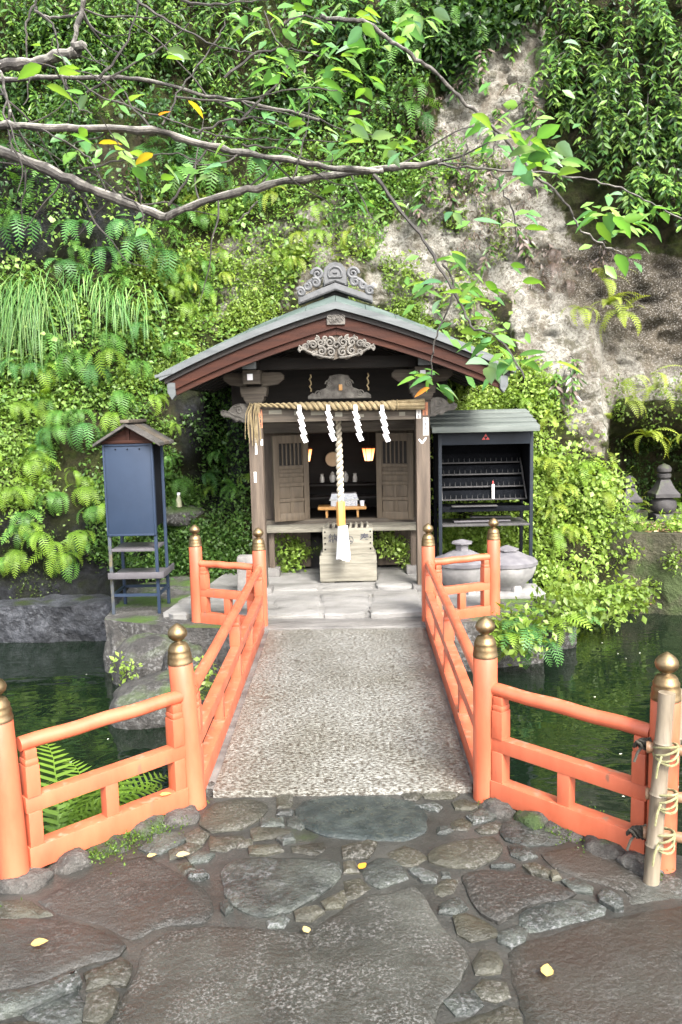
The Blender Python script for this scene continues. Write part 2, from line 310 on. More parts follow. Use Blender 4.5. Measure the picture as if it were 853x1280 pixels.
# bridge deck: rough granite, worn pale with brown hollows
def deck_mat():
    m = bpy.data.materials.new('rough_hewn_deck'); m.use_nodes = True; n = m.node_tree.nodes; l = m.node_tree.links; p = n['Principled BSDF']
    tc = n.new('ShaderNodeTexCoord'); mp = n.new('ShaderNodeMapping'); mp.inputs['Scale'].default_value = (.6, 1, 1); l.new(tc.outputs['Object'], mp.inputs[0])
    a = n.new('ShaderNodeTexNoise'); a.inputs['Scale'].default_value = 95; a.inputs['Detail'].default_value = 4; a.inputs['Roughness'].default_value = .6; l.new(mp.outputs[0], a.inputs[0])
    r = n.new('ShaderNodeValToRGB'); e = r.color_ramp.elements; e[0].position = .40; e[0].color = (.055, .048, .038, 1); e[1].position = .61; e[1].color = (.235, .238, .22, 1); x = e.new(.49); x.color = (.128, .124, .108, 1)
    l.new(a.outputs['Fac'], r.inputs[0])
    b = n.new('ShaderNodeTexNoise'); b.inputs['Scale'].default_value = 1.7; b.inputs['Detail'].default_value = 4; l.new(tc.outputs['Object'], b.inputs[0])
    r2 = n.new('ShaderNodeValToRGB'); r2.color_ramp.elements[0].position = .36; r2.color_ramp.elements[0].color = (.76, .74, .70, 1); r2.color_ramp.elements[1].position = .55; r2.color_ramp.elements[1].color = (1, 1, 1, 1); l.new(b.outputs['Fac'], r2.inputs[0])
    mx = n.new('ShaderNodeMixRGB'); mx.blend_type = 'MULTIPLY'; mx.inputs[0].default_value = 1; l.new(r.outputs[0], mx.inputs[1]); l.new(r2.outputs[0], mx.inputs[2])
    # red paint dust along both edges
    sx = n.new('ShaderNodeSeparateXYZ'); l.new(tc.outputs['Object'], sx.inputs[0]); ab = n.new('ShaderNodeMath'); ab.operation = 'ABSOLUTE'; l.new(sx.outputs[0], ab.inputs[0])
    mr = n.new('ShaderNodeMapRange'); mr.inputs[1].default_value = .38; mr.inputs[2].default_value = .85; l.new(ab.outputs[0], mr.inputs[0])
    d = n.new('ShaderNodeTexNoise'); d.inputs['Scale'].default_value = 5; d.inputs['Detail'].default_value = 6; l.new(tc.outputs['Object'], d.inputs[0])
    mm = n.new('ShaderNodeMath'); mm.operation = 'MULTIPLY'; l.new(mr.outputs[0], mm.inputs[0]); l.new(d.outputs['Fac'], mm.inputs[1])
    m2 = n.new('ShaderNodeMixRGB'); m2.blend_type = 'MIX'; l.new(mm.outputs[0], m2.inputs[0]); l.new(mx.outputs[0], m2.inputs[1]); m2.inputs[2].default_value = (.17, .105, .078, 1)
    l.new(m2.outputs[0], p.inputs['Base Color'])
    mr2 = n.new('ShaderNodeMapRange'); mr2.inputs[1].default_value = .4; mr2.inputs[2].default_value = .58; mr2.inputs[3].default_value = .28; mr2.inputs[4].default_value = .55; l.new(a.outputs['Fac'], mr2.inputs[0]); l.new(mr2.outputs[0], p.inputs['Roughness'])
    bu = n.new('ShaderNodeBump'); bu.inputs['Strength'].default_value = .8; bu.inputs['Distance'].default_value = .01; l.new(a.outputs['Fac'], bu.inputs['Height']); l.new(bu.outputs[0], p.inputs['Normal'])
    return m
m_deck = deck_mat()

def cliff_mat():
    m = bpy.data.materials.new('cliff_rock'); m.use_nodes = True; n = m.node_tree.nodes; l = m.node_tree.links; p = n['Principled BSDF']
    tc = n.new('ShaderNodeTexCoord'); O = tc.outputs['Object']
    def noise(sc, det=6, st=None, ro=.6):
        t = n.new('ShaderNodeTexNoise'); t.inputs['Scale'].default_value = sc; t.inputs['Detail'].default_value = det; t.inputs['Roughness'].default_value = ro
        if st:
            mp = n.new('ShaderNodeMapping'); mp.inputs['Scale'].default_value = st; l.new(O, mp.inputs[0]); l.new(mp.outputs[0], t.inputs[0])
        else: l.new(O, t.inputs[0])
        return t.outputs['Fac']
    def ramp(f, lo, hi, c0=(0, 0, 0), c1=(1, 1, 1)):
        r = n.new('ShaderNodeValToRGB'); r.color_ramp.elements[0].position = lo; r.color_ramp.elements[1].position = hi; r.color_ramp.elements[0].color = (*c0, 1); r.color_ramp.elements[1].color = (*c1, 1); l.new(f, r.inputs[0]); return r.outputs[0]
    def mix(f, a, b):
        x = n.new('ShaderNodeMixRGB'); l.new(f, x.inputs[0])
        for i, q in ((1, a), (2, b)):
            if isinstance(q, tuple): x.inputs[i].default_value = (*q, 1)
            else: l.new(q, x.inputs[i])
        return x.outputs[0]
    def mul(a, b):
        x = n.new('ShaderNodeMath'); x.operation = 'MULTIPLY'; l.new(a, x.inputs[0])
        if isinstance(b, float): x.inputs[1].default_value = b
        else: l.new(b, x.inputs[1])
        return x.outputs[0]
    def attr(s): t = n.new('ShaderNodeAttribute'); t.attribute_name = s; return t.outputs['Fac']
    rock = ramp(noise(3.2, 10, None, .74), .38, .60, (.175, .162, .13), (.47, .455, .40))
    rock = mix(mul(ramp(noise(26, 9, None, .75), .51, .555), .75), rock, (.10, .084, .062))
    rock = mix(mul(ramp(noise(60, 6, None, .7), .54, .58), .6), rock, (.44, .43, .39))
    rock = mix(mul(ramp(noise(6, 9, None, .72), .53, .585), .7), rock, (.085, .078, .046))          # pits
    rock = mix(mul(ramp(noise(1.6, 5, (2.2, 2.2, .35)), .5, .64), .7), rock, (.17, .14, .105))  # water streaks
    dark = mix(mul(ramp(noise(62, 5), .52, .63), .75), ramp(noise(3), .35, .65, (.045, .037, .026), (.115, .097, .07)), (.36, .34, .31))   # dark weathered rock with white lichen
    rock = mix(attr('damp'), rock, dark)
    soil = ramp(noise(9), .35, .65, (.016, .014, .008), (.055, .047, .022))
    moss = ramp(noise(14), .35, .65, (.018, .026, .006), (.055, .07, .014))
    veg = mix(ramp(noise(4), .4, .6), soil, moss)
    v = attr('veg'); ns = noise(6)
    ad = n.new('ShaderNodeMath'); ad.operation = 'ADD'; l.new(v, ad.inputs[0]); l.new(ns, ad.inputs[1])
    c = mix(ramp(ad.outputs[0], .80, 1.05), rock, veg)
    wet_shade = mix(ramp(noise(2.2), .4, .6), ramp(noise(16, 8, None, .7), .35, .65, (.003, .0035, .004), (.026, .028, .033)), ramp(noise(9, 8), .4, .62, (.005, .005, .0025), (.016, .021, .005)))  # near-black tone, for wet pool rock and for shade painted on the cliff
    c = mix(attr('wet_shade'), c, wet_shade)
    l.new(c, p.inputs['Base Color']); p.inputs['Roughness'].default_value = .85; p.inputs['Specular IOR Level'].default_value = .2
    rr = n.new('ShaderNodeMapRange'); rr.inputs[3].default_value = .9; rr.inputs[4].default_value = .75; l.new(attr('wet_shade'), rr.inputs[0]); l.new(rr.outputs[0], p.inputs['Roughness'])
    b = n.new('ShaderNodeBump'); b.inputs['Strength'].default_value = 1.0; b.inputs['Distance'].default_value = .16; l.new(noise(9, 12, None, .74), b.inputs['Height']); l.new(b.outputs[0], p.inputs['Normal'])
    return m
m_cliff = cliff_mat()

# ================================================================== SETTING
WATER = -0.35
# far ground sheet and pool bed, one sheet out to the horizon
gb = MB(); gb.strip([(-250, -250, -1.0), (250, -250, -1.0)], [(-250, 250, -1.0), (250, 250, -1.0)])
tag(obj('ground', gb, M('dark_silt', (.02, .02, .014), (.05, .05, .03), scale=.8, rough=.9)), kind='structure')

# cliff as a displaced heightfield y(x, z)
def cliff_y(x, z):
    zz = np.maximum(z, 0)
    base = 8.75 + .20 * (zz - 1.2)
    left = 7.08 + .42 * np.maximum(z + .1, 0) + .25 * sst(.0, .35, z)
    left = np.minimum(left, base + .0 * x)
    wl_ = sst(-1.55, -2.15, x)
    y = base * (1 - wl_) + left * wl_
    # strip between cabinet and shrine
    mid = 7.75 + .42 * np.maximum(z, 0)
    wm = sst(-.75, -.95, x) * (1 - wl_); y = y * (1 - wm) + np.minimum(mid, base) * wm
    # cleft beside the shrine wall
    y = y + .9 * np.exp(-((x + 1.42) / .17) ** 2) * sst(2.0, 1.5, z) * sst(.55, .8, z)
    # leafy mound right of the candle rack
    mound = 7.30 + .50 * np.maximum(z + .35, 0)
    wr = sst(1.45, 1.75, x) * sst(2.78, 2.40, x); y = y * (1 - wr) + np.minimum(mound, base) * wr
    ww = sst(.85, 1.2, x) * (1 - sst(1.45, 1.75, x)); y = y * (1 - ww) + np.minimum(7.85 + .42 * zz, base) * ww
    # right cliff with the niche of the stone towers
    rt = sst(2.6, 3.0, x); yr = 8.45 + .16 * zz - .35 * np.exp(-((z - 1.55) / .28) ** 2)
    y = y * (1 - rt) + yr * rt
    wob = .12 * fbm(x * 3, 0 * x, z * 3, 3, 17)
    y = y + .75 * np.exp(-(((x - 3.4) / (.60 + wob)) ** 4)) * sst(1.34 + wob, 1.10 + wob, z)
    return y
xs = np.unique(np.concatenate([np.linspace(-15, -5, 40), np.linspace(-5, 5, 300), np.linspace(5, 15, 40)])); zs = np.unique(np.concatenate([np.linspace(-1.05, 7, 250), np.linspace(7, 12, 30)]))
X, Z = np.meshgrid(xs, zs); Y = cliff_y(X, Z)
amp = 1 - .75 * np.exp(-((X / 1.2) ** 4)) * sst(2.8, 2.2, Z)
CH = np.abs(fbm(X * 2.6 + .4 * Z, 0 * X, Z * 4.2, 4, 71))
Y = Y + amp * (.07 * sst(.10, .0, CH) * sst(1.2, 2.2, X + .35 * Z) + .85 * fbm(X * .8, 0 * X, Z * .8, 3, 3) + .34 * fbm(X * 3.3, Y, Z * 3.3, 4, 9) + .16 * fbm(X * 8, Y, Z * 8, 4, 5) - .14 * np.abs(fbm(X * 5, Y, Z * 4, 3, 15)))
Y = np.where((np.abs(X) < 1.02) & (Z < 2.25), np.maximum(Y, 8.72), Y)
CV = np.stack([X, Y, Z], -1).reshape(-1, 3)
nx, nz_ = len(xs), len(zs)
idx = np.arange(nx * nz_).reshape(nz_, nx)
CF = np.stack([idx[:-1, :-1], idx[:-1, 1:], idx[1:, 1:], idx[1:, :-1]], -1).reshape(-1, 4)
cme = np_mesh('cliff', CV, CF, smooth=True)
BV = BVHTree.FromPolygons([tuple(v) for v in CV], [tuple(f) for f in CF])
def inpoly(px, py, poly):
    r = np.zeros(len(px), bool); n = len(poly)
    for i in range(n):
        x0, y0 = poly[i]; x1, y1 = poly[(i + 1) % n]
        c = ((y0 > py) != (y1 > py)) & (px < (x1 - x0) * (py - y0) / ((y1 - y0) or 1e-9) + x0); r ^= c
    return r
ppx, ppy, _ = project(CV)
def soft(poly, blur=14):
    a = 0
    for dx, dy in ((0, 0), (blur, 0), (-blur, 0), (0, blur), (0, -blur)): a = a + inpoly(ppx + dx, ppy + dy, poly)
    return a / 5.0
BARE = [[(570, 70), (640, 20), (700, 40), (690, 100), (665, 200), (700, 250), (730, 330), (640, 380), (560, 330), (590, 240), (540, 290), (480, 280), (530, 200)],
        [(640, 330), (700, 300), (860, 320), (960, 330), (960, 500), (850, 500), (770, 500), (752, 590), (735, 570), (700, 520), (650, 450), (640, 400)],
        [(440, 290), (520, 270), (600, 300), (640, 380), (560, 370), (470, 330)]]
HALF = [(200, 330), (420, 230), (480, 260), (640, 400), (640, 440), (420, 370), (330, 400), (230, 430)]
veg = np.ones(len(CV))
for b_ in BARE: veg = np.minimum(veg, 1 - .95 * soft(b_))
veg = np.minimum(veg, 1 - .62 * soft(HALF))
damp = soft([(720, 250), (853, 300), (990, 300), (990, 480), (830, 470), (740, 420), (690, 360)], 22)
wet_shade = np.clip(sst(.75, .35, CV[:, 2]) * (sst(-1.3, -1.9, CV[:, 0]) + sst(2.6, 2.9, CV[:, 0])), 0, 1)
DARK = [[(-40, 195), (110, 212), (205, 275), (195, 332), (100, 325), (-40, 335)], [(215, 480), (330, 480), (320, 560), (300, 660), (250, 640), (225, 560)], [(-40, 640), (130, 640), (150, 800), (-40, 800)]]  # first two put overhang and cleft shade into rock colour; third is pool wall
for d_ in DARK: wet_shade = np.maximum(wet_shade, soft(d_))
for nm, arr in (('veg', veg), ('damp', damp), ('wet_shade', wet_shade)):
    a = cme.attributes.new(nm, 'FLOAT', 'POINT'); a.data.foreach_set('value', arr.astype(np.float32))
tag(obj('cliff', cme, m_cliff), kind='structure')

# water: one sheet, faint ripples
def water_mat():
    m = bpy.data.materials.new('pond_water'); m.use_nodes = True; n = m.node_tree.nodes; l = m.node_tree.links; p = n['Principled BSDF']
    p.inputs['Base Color'].default_value = (.004, .0085, .0045, 1); p.inputs['Roughness'].default_value = .015; p.inputs['IOR'].default_value = 1.45
    tc = n.new('ShaderNodeTexCoord'); mp = n.new('ShaderNodeMapping'); mp.inputs['Scale'].default_value = (1, 1.9, 1); l.new(tc.outputs['Object'], mp.inputs[0])
    t = n.new('ShaderNodeTexNoise'); t.inputs['Scale'].default_value = 3.2; t.inputs['Detail'].default_value = 2; t.inputs['Distortion'].default_value = 1.2; l.new(mp.outputs[0], t.inputs[0])
    b = n.new('ShaderNodeBump'); b.inputs['Strength'].default_value = .12; b.inputs['Distance'].default_value = .05; l.new(t.outputs['Fac'], b.inputs['Height']); l.new(b.outputs[0], p.inputs['Normal'])
    return m
wb = MB(); wb.strip([(-15, 1.2, WATER), (15, 1.2, WATER)], [(-15, 9.5, WATER), (15, 9.5, WATER)])
tag(obj('pond_water', wb, water_mat()), kind='structure')

# rails: where the eight posts stand
def P0_(px, py, z=.03): p = gz(px, py, z); return Vector((p.x, p.y, 0))
PL = [P0_(19, 1088), P0_(243, 998), P0_(327, 784), P0_(248, 776)]
PR = [P0_(826, 1072), P0_(607, 989), P0_(536, 778), P0_(617, 767)]

# near bank: pavement block with the flagstones on it
edge = [(-20, PL[0].y - 1.0), (PL[0].x - .8, PL[0].y - .35), (PL[0].x - .05, PL[0].y + .07), ((PL[0].x + PL[1].x) / 2, (PL[0].y + PL[1].y) / 2 - .02), (PL[1].x + .02, PL[1].y + .07), (PR[1].x, PR[1].y + .07), ((PR[0].x + PR[1].x) / 2, (PR[0].y + PR[1].y) / 2 - .02), (PR[0].x + .1, PR[0].y + .06), (PR[0].x + .9, PR[0].y - .3), (20, PR[0].y - 1.0)]
poly = [(-20, -40)] + edge + [(20, -40)]
b = bmesh.new(); vs = [b.verts.new((x, y, 0)) for x, y in poly]; f = b.faces.new(vs); r = bmesh.ops.extrude_face_region(b, geom=[f])
for v in r['geom']:
    if isinstance(v, bmesh.types.BMVert): v.co.z = -1.2
bmesh.ops.recalc_face_normals(b, faces=b.faces[:]); bmesh.ops.triangulate(b, faces=[q for q in b.faces if len(q.verts) > 4])
pm = bpy.data.meshes.new('pavement'); b.to_mesh(pm); b.free()
pavement = tag(obj('pavement', pm, m_mortar), kind='structure')

def slab(pts, h, mat, name, parent, depth=.04, rnd=.007, seed=0, jit=.004, seg=.03, und=.004, inset=.03):
    """an irregular stone: pts = outline (x, y) in world, top at z = h"""
    ps = []; n = len(pts); rr = random.Random(seed)
    for i in range(n):
        a, b2 = Vector(pts[i]).to_2d(), Vector(pts[(i + 1) % n]).to_2d(); k = max(1, int((b2 - a).length / seg))
        for j in range(k): ps.append(a.lerp(b2, j / k))
    c0 = sum(ps, Vector((0, 0))) / len(ps); big = max((p - c0).length for p in ps) > .14
    if big: ps = [(ps[i - 1] + ps[i] * 4 + ps[(i + 1) % len(ps)]) / 6 for i in range(len(ps))]
    else: ps = [p + (p - c0).normalized() * .007 for p in ps]
    ps = [p + Vector((rr.uniform(-jit, jit), rr.uniform(-jit, jit))) for p in ps]
    area = sum(ps[i - 1].x * ps[i].y - ps[i].x * ps[i - 1].y for i in range(len(ps)))
    if area < 0: ps.reverse()
    N = len(ps); c = sum(ps, Vector((0, 0))) / N; rad = math.sqrt(abs(area) / 2 / PI)
    def ins(d):
        out = []
        for i in range(N):
            t = (ps[(i + 1) % N] - ps[i - 1]); t.normalize(); q = ps[i] + Vector((-t.y, t.x)) * d
            out.append(q)
        return out
    d1 = min(rnd, rad * .25); d2 = min(inset, rad * .45)
    def z_(p): return h + und * 2 * (math.sin(p.x * 9 + seed) + math.sin(p.y * 11 + seed * 2.1)) * .5
    rings = [[(p.x, p.y, -depth) for p in ps], [(p.x, p.y, z_(p) - d1 * .8) for p in ps], [(p.x, p.y, z_(p) - d1 * .15) for p in ins(d1)], [(p.x, p.y, z_(p) + .003) for p in ins(d2)]]
    m = MB(); bm = m.bm; R = [[bm.verts.new(q) for q in g] for g in rings]
    for A, B in zip(R, R[1:]):
        for i in range(N):
            fc = bm.faces.new((A[i], A[(i + 1) % N], B[(i + 1) % N], B[i])); fc.smooth = True
    fc = bm.faces.new(R[-1]); fc.smooth = True; bmesh.ops.triangulate(bm, faces=[fc])
    return obj(name, m.mesh(name, 28), mat, parent)
Z7 = lambda L: [(x / 1.984, 960 + y / 1.984) for x, y in L]
Z8 = lambda L: [(430 + x / 2.0166, 960 + y / 2.0166) for x, y in L]
FL = []   # (outline in photo pixels, height, kind)
for L, h, k in [
    ([(497,120),(530,85),(590,72),(655,80),(668,100),(640,130),(600,150),(520,158),(493,140)], .014, 0), ([(690,62),(725,65),(722,92),(690,95)], .016, 0), ([(690,100),(728,102),(725,115),(690,112)], .016, 1),
    ([(648,125),(700,122),(702,138),(650,142)], .02, 1), ([(625,150),(640,143),(700,146),(720,152),(712,165),(660,172),(630,175)], .014, 0), ([(712,125),(735,118),(758,140),(745,150),(715,140)], .012, 1),
    ([(688,172),(725,160),(732,175),(705,182)], .024, 1), ([(620,192),(690,185),(702,198),(660,210),(622,207)], .024, 0), ([(520,170),(600,165),(610,180),(560,202),(525,200)], .012, 0), ([(585,182),(625,174),(622,190),(590,193)], .012, 0),
    ([(725,192),(800,180),(810,195),(780,212),(730,207)], .012, 0), ([(345,195),(385,160),(440,158),(462,175),(430,193),(390,210)], .018, 1), ([(420,203),(470,183),(500,190),(465,213),(425,220)], .016, 0),
    ([(465,217),(490,203),(530,209),(515,226),(475,232)], .018, 1), ([(440,234),(470,229),(480,245),(455,255)], .016, 0), ([(470,257),(505,254),(518,263),(505,270),(472,269)], .024, 1), ([(455,170),(490,150),(515,163),(505,182),(472,186)], .014, 0),
    ([(545,255),(575,225),(640,220),(760,222),(845,225),(850,270),(800,310),(720,355),(640,368),(590,350),(555,310)], .016, 1), ([(735,350),(780,335),(800,348),(770,368),(738,368)], .026, 0), ([(668,373),(700,357),(718,370),(700,388),(670,386)], .02, 1),
    ([(800,327),(850,302),(853,325),(848,338),(810,342)], .018, 0), ([(548,332),(570,327),(575,345),(558,360)], .02, 1),
    ([(90,325),(200,270),(300,225),(360,212),(430,252),(490,287),(528,322),(533,360),(500,383),(400,388),(330,425),(250,388),(140,358)], .012, 2), ([(-140,375),(90,368),(200,383),(300,422),(322,440),(300,465),(200,485),(100,525),(-140,570)], .02, 2),
    ([(-140,578),(90,538),(195,494),(203,545),(150,560),(60,598),(-140,640)], .03, 1), ([(60,605),(110,577),(190,548),(212,580),(198,620),(100,635)], .02, 1), ([(217,562),(270,537),(288,560),(278,600),(240,628),(212,620)], .028, 0),
    ([(215,510),(300,472),(323,490),(308,538),(270,530),(218,547)], .016, 0), ([(-140,650),(60,625),(200,640),(330,660),(330,760),(-140,760)], .016, 0), ([(0,330),(60,325),(130,362),(60,368),(0,370)], .012, 0)]:
    FL.append((Z7(L), h, k))
for L, h, k in [
    ([(148,62),(170,52),(198,60),(180,78),(155,75)], .014, 0), ([(202,64),(260,54),(288,63),(270,75),(207,73)], .014, 0), ([(180,92),(225,82),(248,93),(235,104)], .02, 1), ([(275,87),(300,77),(338,92),(320,102),(282,100)], .014, 0),
    ([(270,132),(300,121),(320,135),(310,152),(275,150)], .014, 0), ([(310,120),(345,105),(390,112),(370,130),(330,135)], .016, 1), ([(335,150),(365,132),(400,137),(385,158),(345,161)], .014, 0), ([(240,150),(265,146),(270,157),(255,164),(240,164)], .012, 1),
    ([(205,215),(240,187),(310,172),(380,167),(403,195),(388,223),(330,248),(260,246),(215,233)], .02, 0), ([(400,135),(450,132),(520,152),(568,175),(540,188),(450,193),(412,180),(400,165)], .012, 1), ([(415,192),(435,184),(470,197),(485,215),(445,223),(425,215)], .022, 1),
    ([(370,238),(400,233),(430,239),(415,246),(375,246)], .022, 1), ([(455,242),(485,237),(520,256),(510,267),(475,261)], .022, 0), ([(552,279),(580,272),(625,291),(620,304),(580,300)], .03, 1), ([(642,314),(660,302),(698,326),(702,345),(680,350),(650,330)], .03, 1),
    ([(520,263),(538,262),(543,274),(525,279)], .016, 0), ([(290,264),(350,252),(430,257),(540,287),(598,312),(560,328),(470,343),(430,368),(390,388),(342,363),(312,310)], .022, 2), ([(440,362),(480,344),(580,322),(668,342),(663,368),(600,383),(520,403),(470,413),(437,390)], .014, 1),
    ([(395,412),(430,394),(458,402),(453,430),(420,443),(395,433)], .018, 1), ([(245,342),(290,322),(310,345),(280,363),(245,359)], .024, 1), ([(231,297),(260,277),(284,282),(274,308),(250,318),(231,310)], .014, 0), ([(277,375),(310,367),(380,402),(383,420),(320,433),(290,415)], .014, 0),
    ([(165,257),(190,250),(230,267),(231,281),(200,279)], .022, 1), ([(245,257),(266,257),(267,271),(249,271)], .018, 1), ([(326,490),(347,457),(385,463),(398,490),(393,511),(335,513)], .014, 0), ([(331,555),(352,532),(403,537),(413,568),(380,583),(347,573)], .016, 0),
    ([(251,585),(280,567),(333,557),(350,595),(320,613),(282,618)], .014, 1), ([(240,640),(330,623),(400,593),(438,603),(455,660),(440,720),(240,720)], .012, 0), ([(45,242),(90,222),(138,227),(158,273),(90,298),(60,278)], .018, 1), ([(0,237),(28,232),(38,258),(0,260)], .016, 0),
    ([(0,197),(60,182),(83,187),(58,222),(0,223)], .016, 0), ([(112,211),(150,192),(188,202),(206,224),(180,243),(130,238)], .012, 0), ([(0,282),(40,274),(68,299),(30,323),(0,328)], .014, 0),
    ([(408,462),(442,430),(540,410),(640,380),(690,375),(853,345),(1000,350),(1000,760),(480,760),(460,645),(432,560)], .014, 3), ([(492,217),(570,197),(620,192),(700,232),(790,292),(853,302),(1000,310),(1000,335),(853,332),(720,348),(706,312),(625,282),(530,255)], .008, 3)]:
    FL.append((Z8(L), h, k))
FL.append(([(368,1012),(380,1000),(430,992),(480,992),(520,1001),(536,1020),(533,1040),(505,1051),(460,1049),(400,1044),(375,1030)], .012, 4))
FL.append(([(176,1182),(212,1161),(262,1156),(333,1159),(383,1163),(430,1131),(460,1116),(495,1114),(518,1104),(535,1126),(547,1145),(558,1165),(583,1185),(588,1200),(576,1228),(547,1258),(530,1330),(100,1330),(150,1250),(172,1215)], .014, 3))
m_flagbrown = M('wet_brown_flagstone', (0.0123, 0.0121, 0.0103), (0.0422, 0.0407, 0.0353), c3=(0.0246, 0.0238, 0.0206), scale=2.4, detail=9, rough=.25, rough2=.55, bump=1.0, bscale=34, dist=.012, vary=.1, moss=((.026, .020, .015), .54, .70, 2.4, 0), voro=.5, voro_scale=95, voro_col=(.085, .08, .073))
m_flaggrey = M('wet_grey_flagstone', (0.0153, 0.0158, 0.0133), (0.0495, 0.0518, 0.0439), c3=(0.0288, 0.0298, 0.0249), scale=2.2, detail=9, rough=.2, rough2=.5, bump=1.0, bscale=40, dist=.010, vary=.06, voro=.7, voro_scale=105, voro_col=(.118, .116, .110), moss=((.030, .025, .020), .54, .70, 1.7, 0))
m_flagoval = M('dark_green_flagstone', (.010, .0145, .0145), (.032, .040, .037), c3=(.019, .025, .0245), scale=14, detail=9, rough=.22, rough2=.5, bump=.8, bscale=40, voro=.35, voro_scale=70, voro_col=(.06, .062, .045))
for i, (L, h, k) in enumerate(FL):
    h *= .62; pts = [tuple(gz(x, y, h).xy) for x, y in L]
    o = slab(pts, h, (m_flag, m_flagblue, m_flagbrown, m_flaggrey, m_flagoval)[k], 'flagstone', pavement, seed=i * 1.7, und=.003 if h < .02 else .005)
    if k == 4: o['label'] = 'dark green oval flagstone at the foot of the bridge'
# kerb stones under the railings
def rock(c, d, mat, name, parent=None, seed=0, sub=3, rough=.28, rz=0, flat=None):
    b = bmesh.new(); bmesh.ops.create_icosphere(b, subdivisions=sub, radius=1)
    V = np.array([v.co[:] for v in b.verts]); V = np.sign(V) * np.abs(V) ** .74      # towards a block
    n1 = fbm(V[:, 0] * 1.1 + seed * 7.3, V[:, 1] * 1.1, V[:, 2] * 1.1, 4, 21); V = V * (1 + rough * 2 * n1 + .35 * rough * fbm(V[:, 0] * 4 + seed, V[:, 1] * 4, V[:, 2] * 4, 3, 33))[:, None]
    V = V * np.array(d) / 2; ca, sa = math.cos(rz), math.sin(rz)
    V = np.stack([V[:, 0] * ca - V[:, 1] * sa, V[:, 0] * sa + V[:, 1] * ca, V[:, 2]], 1)
    if flat is not None: V[:, 2] = np.minimum(V[:, 2], flat + .012 * fbm(V[:, 0] * 8, V[:, 1] * 8, 0, 3, 4))
    for v, q in zip(b.verts, V): v.co = q
    for f in b.faces: f.smooth = True
    me = bpy.data.meshes.new(name); b.to_mesh(me); b.free()
    return obj(name, me, mat, parent, loc=c)
kerb = []
for A, B_, n in ((PL[0], PL[1], 5), (PR[1], PR[0], 5)):
    d = (B_ - A); ang = math.atan2(d.y, d.x); L = d.length
    for i in range(n):
        t = (i + .5) / n; p = A.lerp(B_, t); wd = L / n * random.uniform(.9, 1.15)
        kerb.append(rock((p.x, p.y + random.uniform(-.03, .03) - .03, -.045 + random.uniform(-.012, .012)), (wd * 1.12, random.uniform(.15, .22), .15), m_curb, 'kerb_stone', pavement, seed=i + L * 9, rough=.5, sub=4, rz=ang + random.uniform(-.15, .15)))
p = gz(28, 1102); rock((p.x, p.y, -.03), (.2, .16, .13), m_curb, 'kerb_stone', pavement, seed=88)
p = gz(262, 985); rock((p.x, p.y, -.03), (.09, .14, .1), m_curb, 'kerb_stone', pavement, seed=89)
p = gz(580, 975); rock((p.x, p.y, -.02), (.09, .12, .09), m_curb, 'kerb_stone', pavement, seed=90)

# far bank: platform and its stones
def block(poly, z0, z1, seed, amp_=.035, mat=None, name='x', res=.09):
    b = bmesh.new(); f = b.faces.new([b.verts.new((x, y, z1)) for x, y in poly]); r = bmesh.ops.extrude_face_region(b, geom=[f])
    for v in r['geom']:
        if isinstance(v, bmesh.types.BMVert): v.co.z = z0
    bmesh.ops.triangulate(b, faces=b.faces[:])
    for _ in range(5):
        E_ = [e for e in b.edges if e.calc_length() > res * 1.6]
        if not E_: break
        bmesh.ops.subdivide_edges(b, edges=E_, cuts=1); bmesh.ops.triangulate(b, faces=[q for q in b.faces if len(q.verts) > 3])
    V = np.array([v.co[:] for v in b.verts]); top = V[:, 2] > z1 - 1e-4
    nn = np.stack([fbm(V[:, 0] * 4 + k * 11, V[:, 1] * 4, V[:, 2] * 4, 4, seed + k) for k in range(3)], 1) * amp_ * 2
    nn[top, 2] *= .35
    V = V + nn
    for v, q in zip(b.verts, V): v.co = q
    bmesh.ops.recalc_face_normals(b, faces=b.faces[:])
    for f in b.faces: f.smooth = True
    me = bpy.data.meshes.new(name); b.to_mesh(me); b.free(); me.set_sharp_from_angle(angle=math.radians(50))
    return obj(name, me, mat)
q = [gz(132, 774, .03), gz(205, 782, .03), gz(300, 786, .03), gz(345, 784, .03), gz(528, 781, .03), gz(600, 776, .03), gz(680, 768, .03)]
plat = block([(v.x, v.y) for v in q] + [(q[-1].x + .1, 8.0), (1.0, 8.9), (-1.0, 8.9), (-1.35, 8.2), (q[0].x - .12, 7.4)], -1.0, .03, 31, mat=m_moss_rock, name='far_bank')
tag(plat, kind='structure')
la = [gz(338, 769, .07), gz(420, 768, .07), gz(530, 765, .07)]
landing = block([(v.x, v.y) for v in la] + [(la[2].x + .55, la[2].y + .15), (la[2].x + .6, 7.9), (la[0].x - .55, 7.9), (la[0].x - .85, la[0].y + .16)], .0, .068, 57, .022, m_landing, 'landing', .08); tag(landing, kind='structure')
for i, Lp in enumerate([[(342, 768), (345, 742), (398, 741), (402, 768)], [(405, 768), (400, 741), (440, 733), (462, 740), (458, 767)], [(462, 767), (466, 739), (522, 736), (530, 764)], [(338, 738), (338, 727), (398, 728), (398, 738)], [(470, 733), (472, 717), (505, 714), (524, 724), (522, 733)], [(240, 768), (246, 745), (335, 742), (333, 768)], [(210, 766), (228, 746), (240, 746), (236, 768)], [(402, 737), (402, 731), (468, 731), (468, 736)]]):
    zt_ = .076 + (.02 if i == 4 else .004 * (i % 3)); slab([tuple(gz(x, y, zt_).xy) for x, y in Lp], zt_, m_landing, 'paving_stone', landing, seed=i * 2.3 + 60, jit=.012, seg=.06, rnd=.012, und=.006)
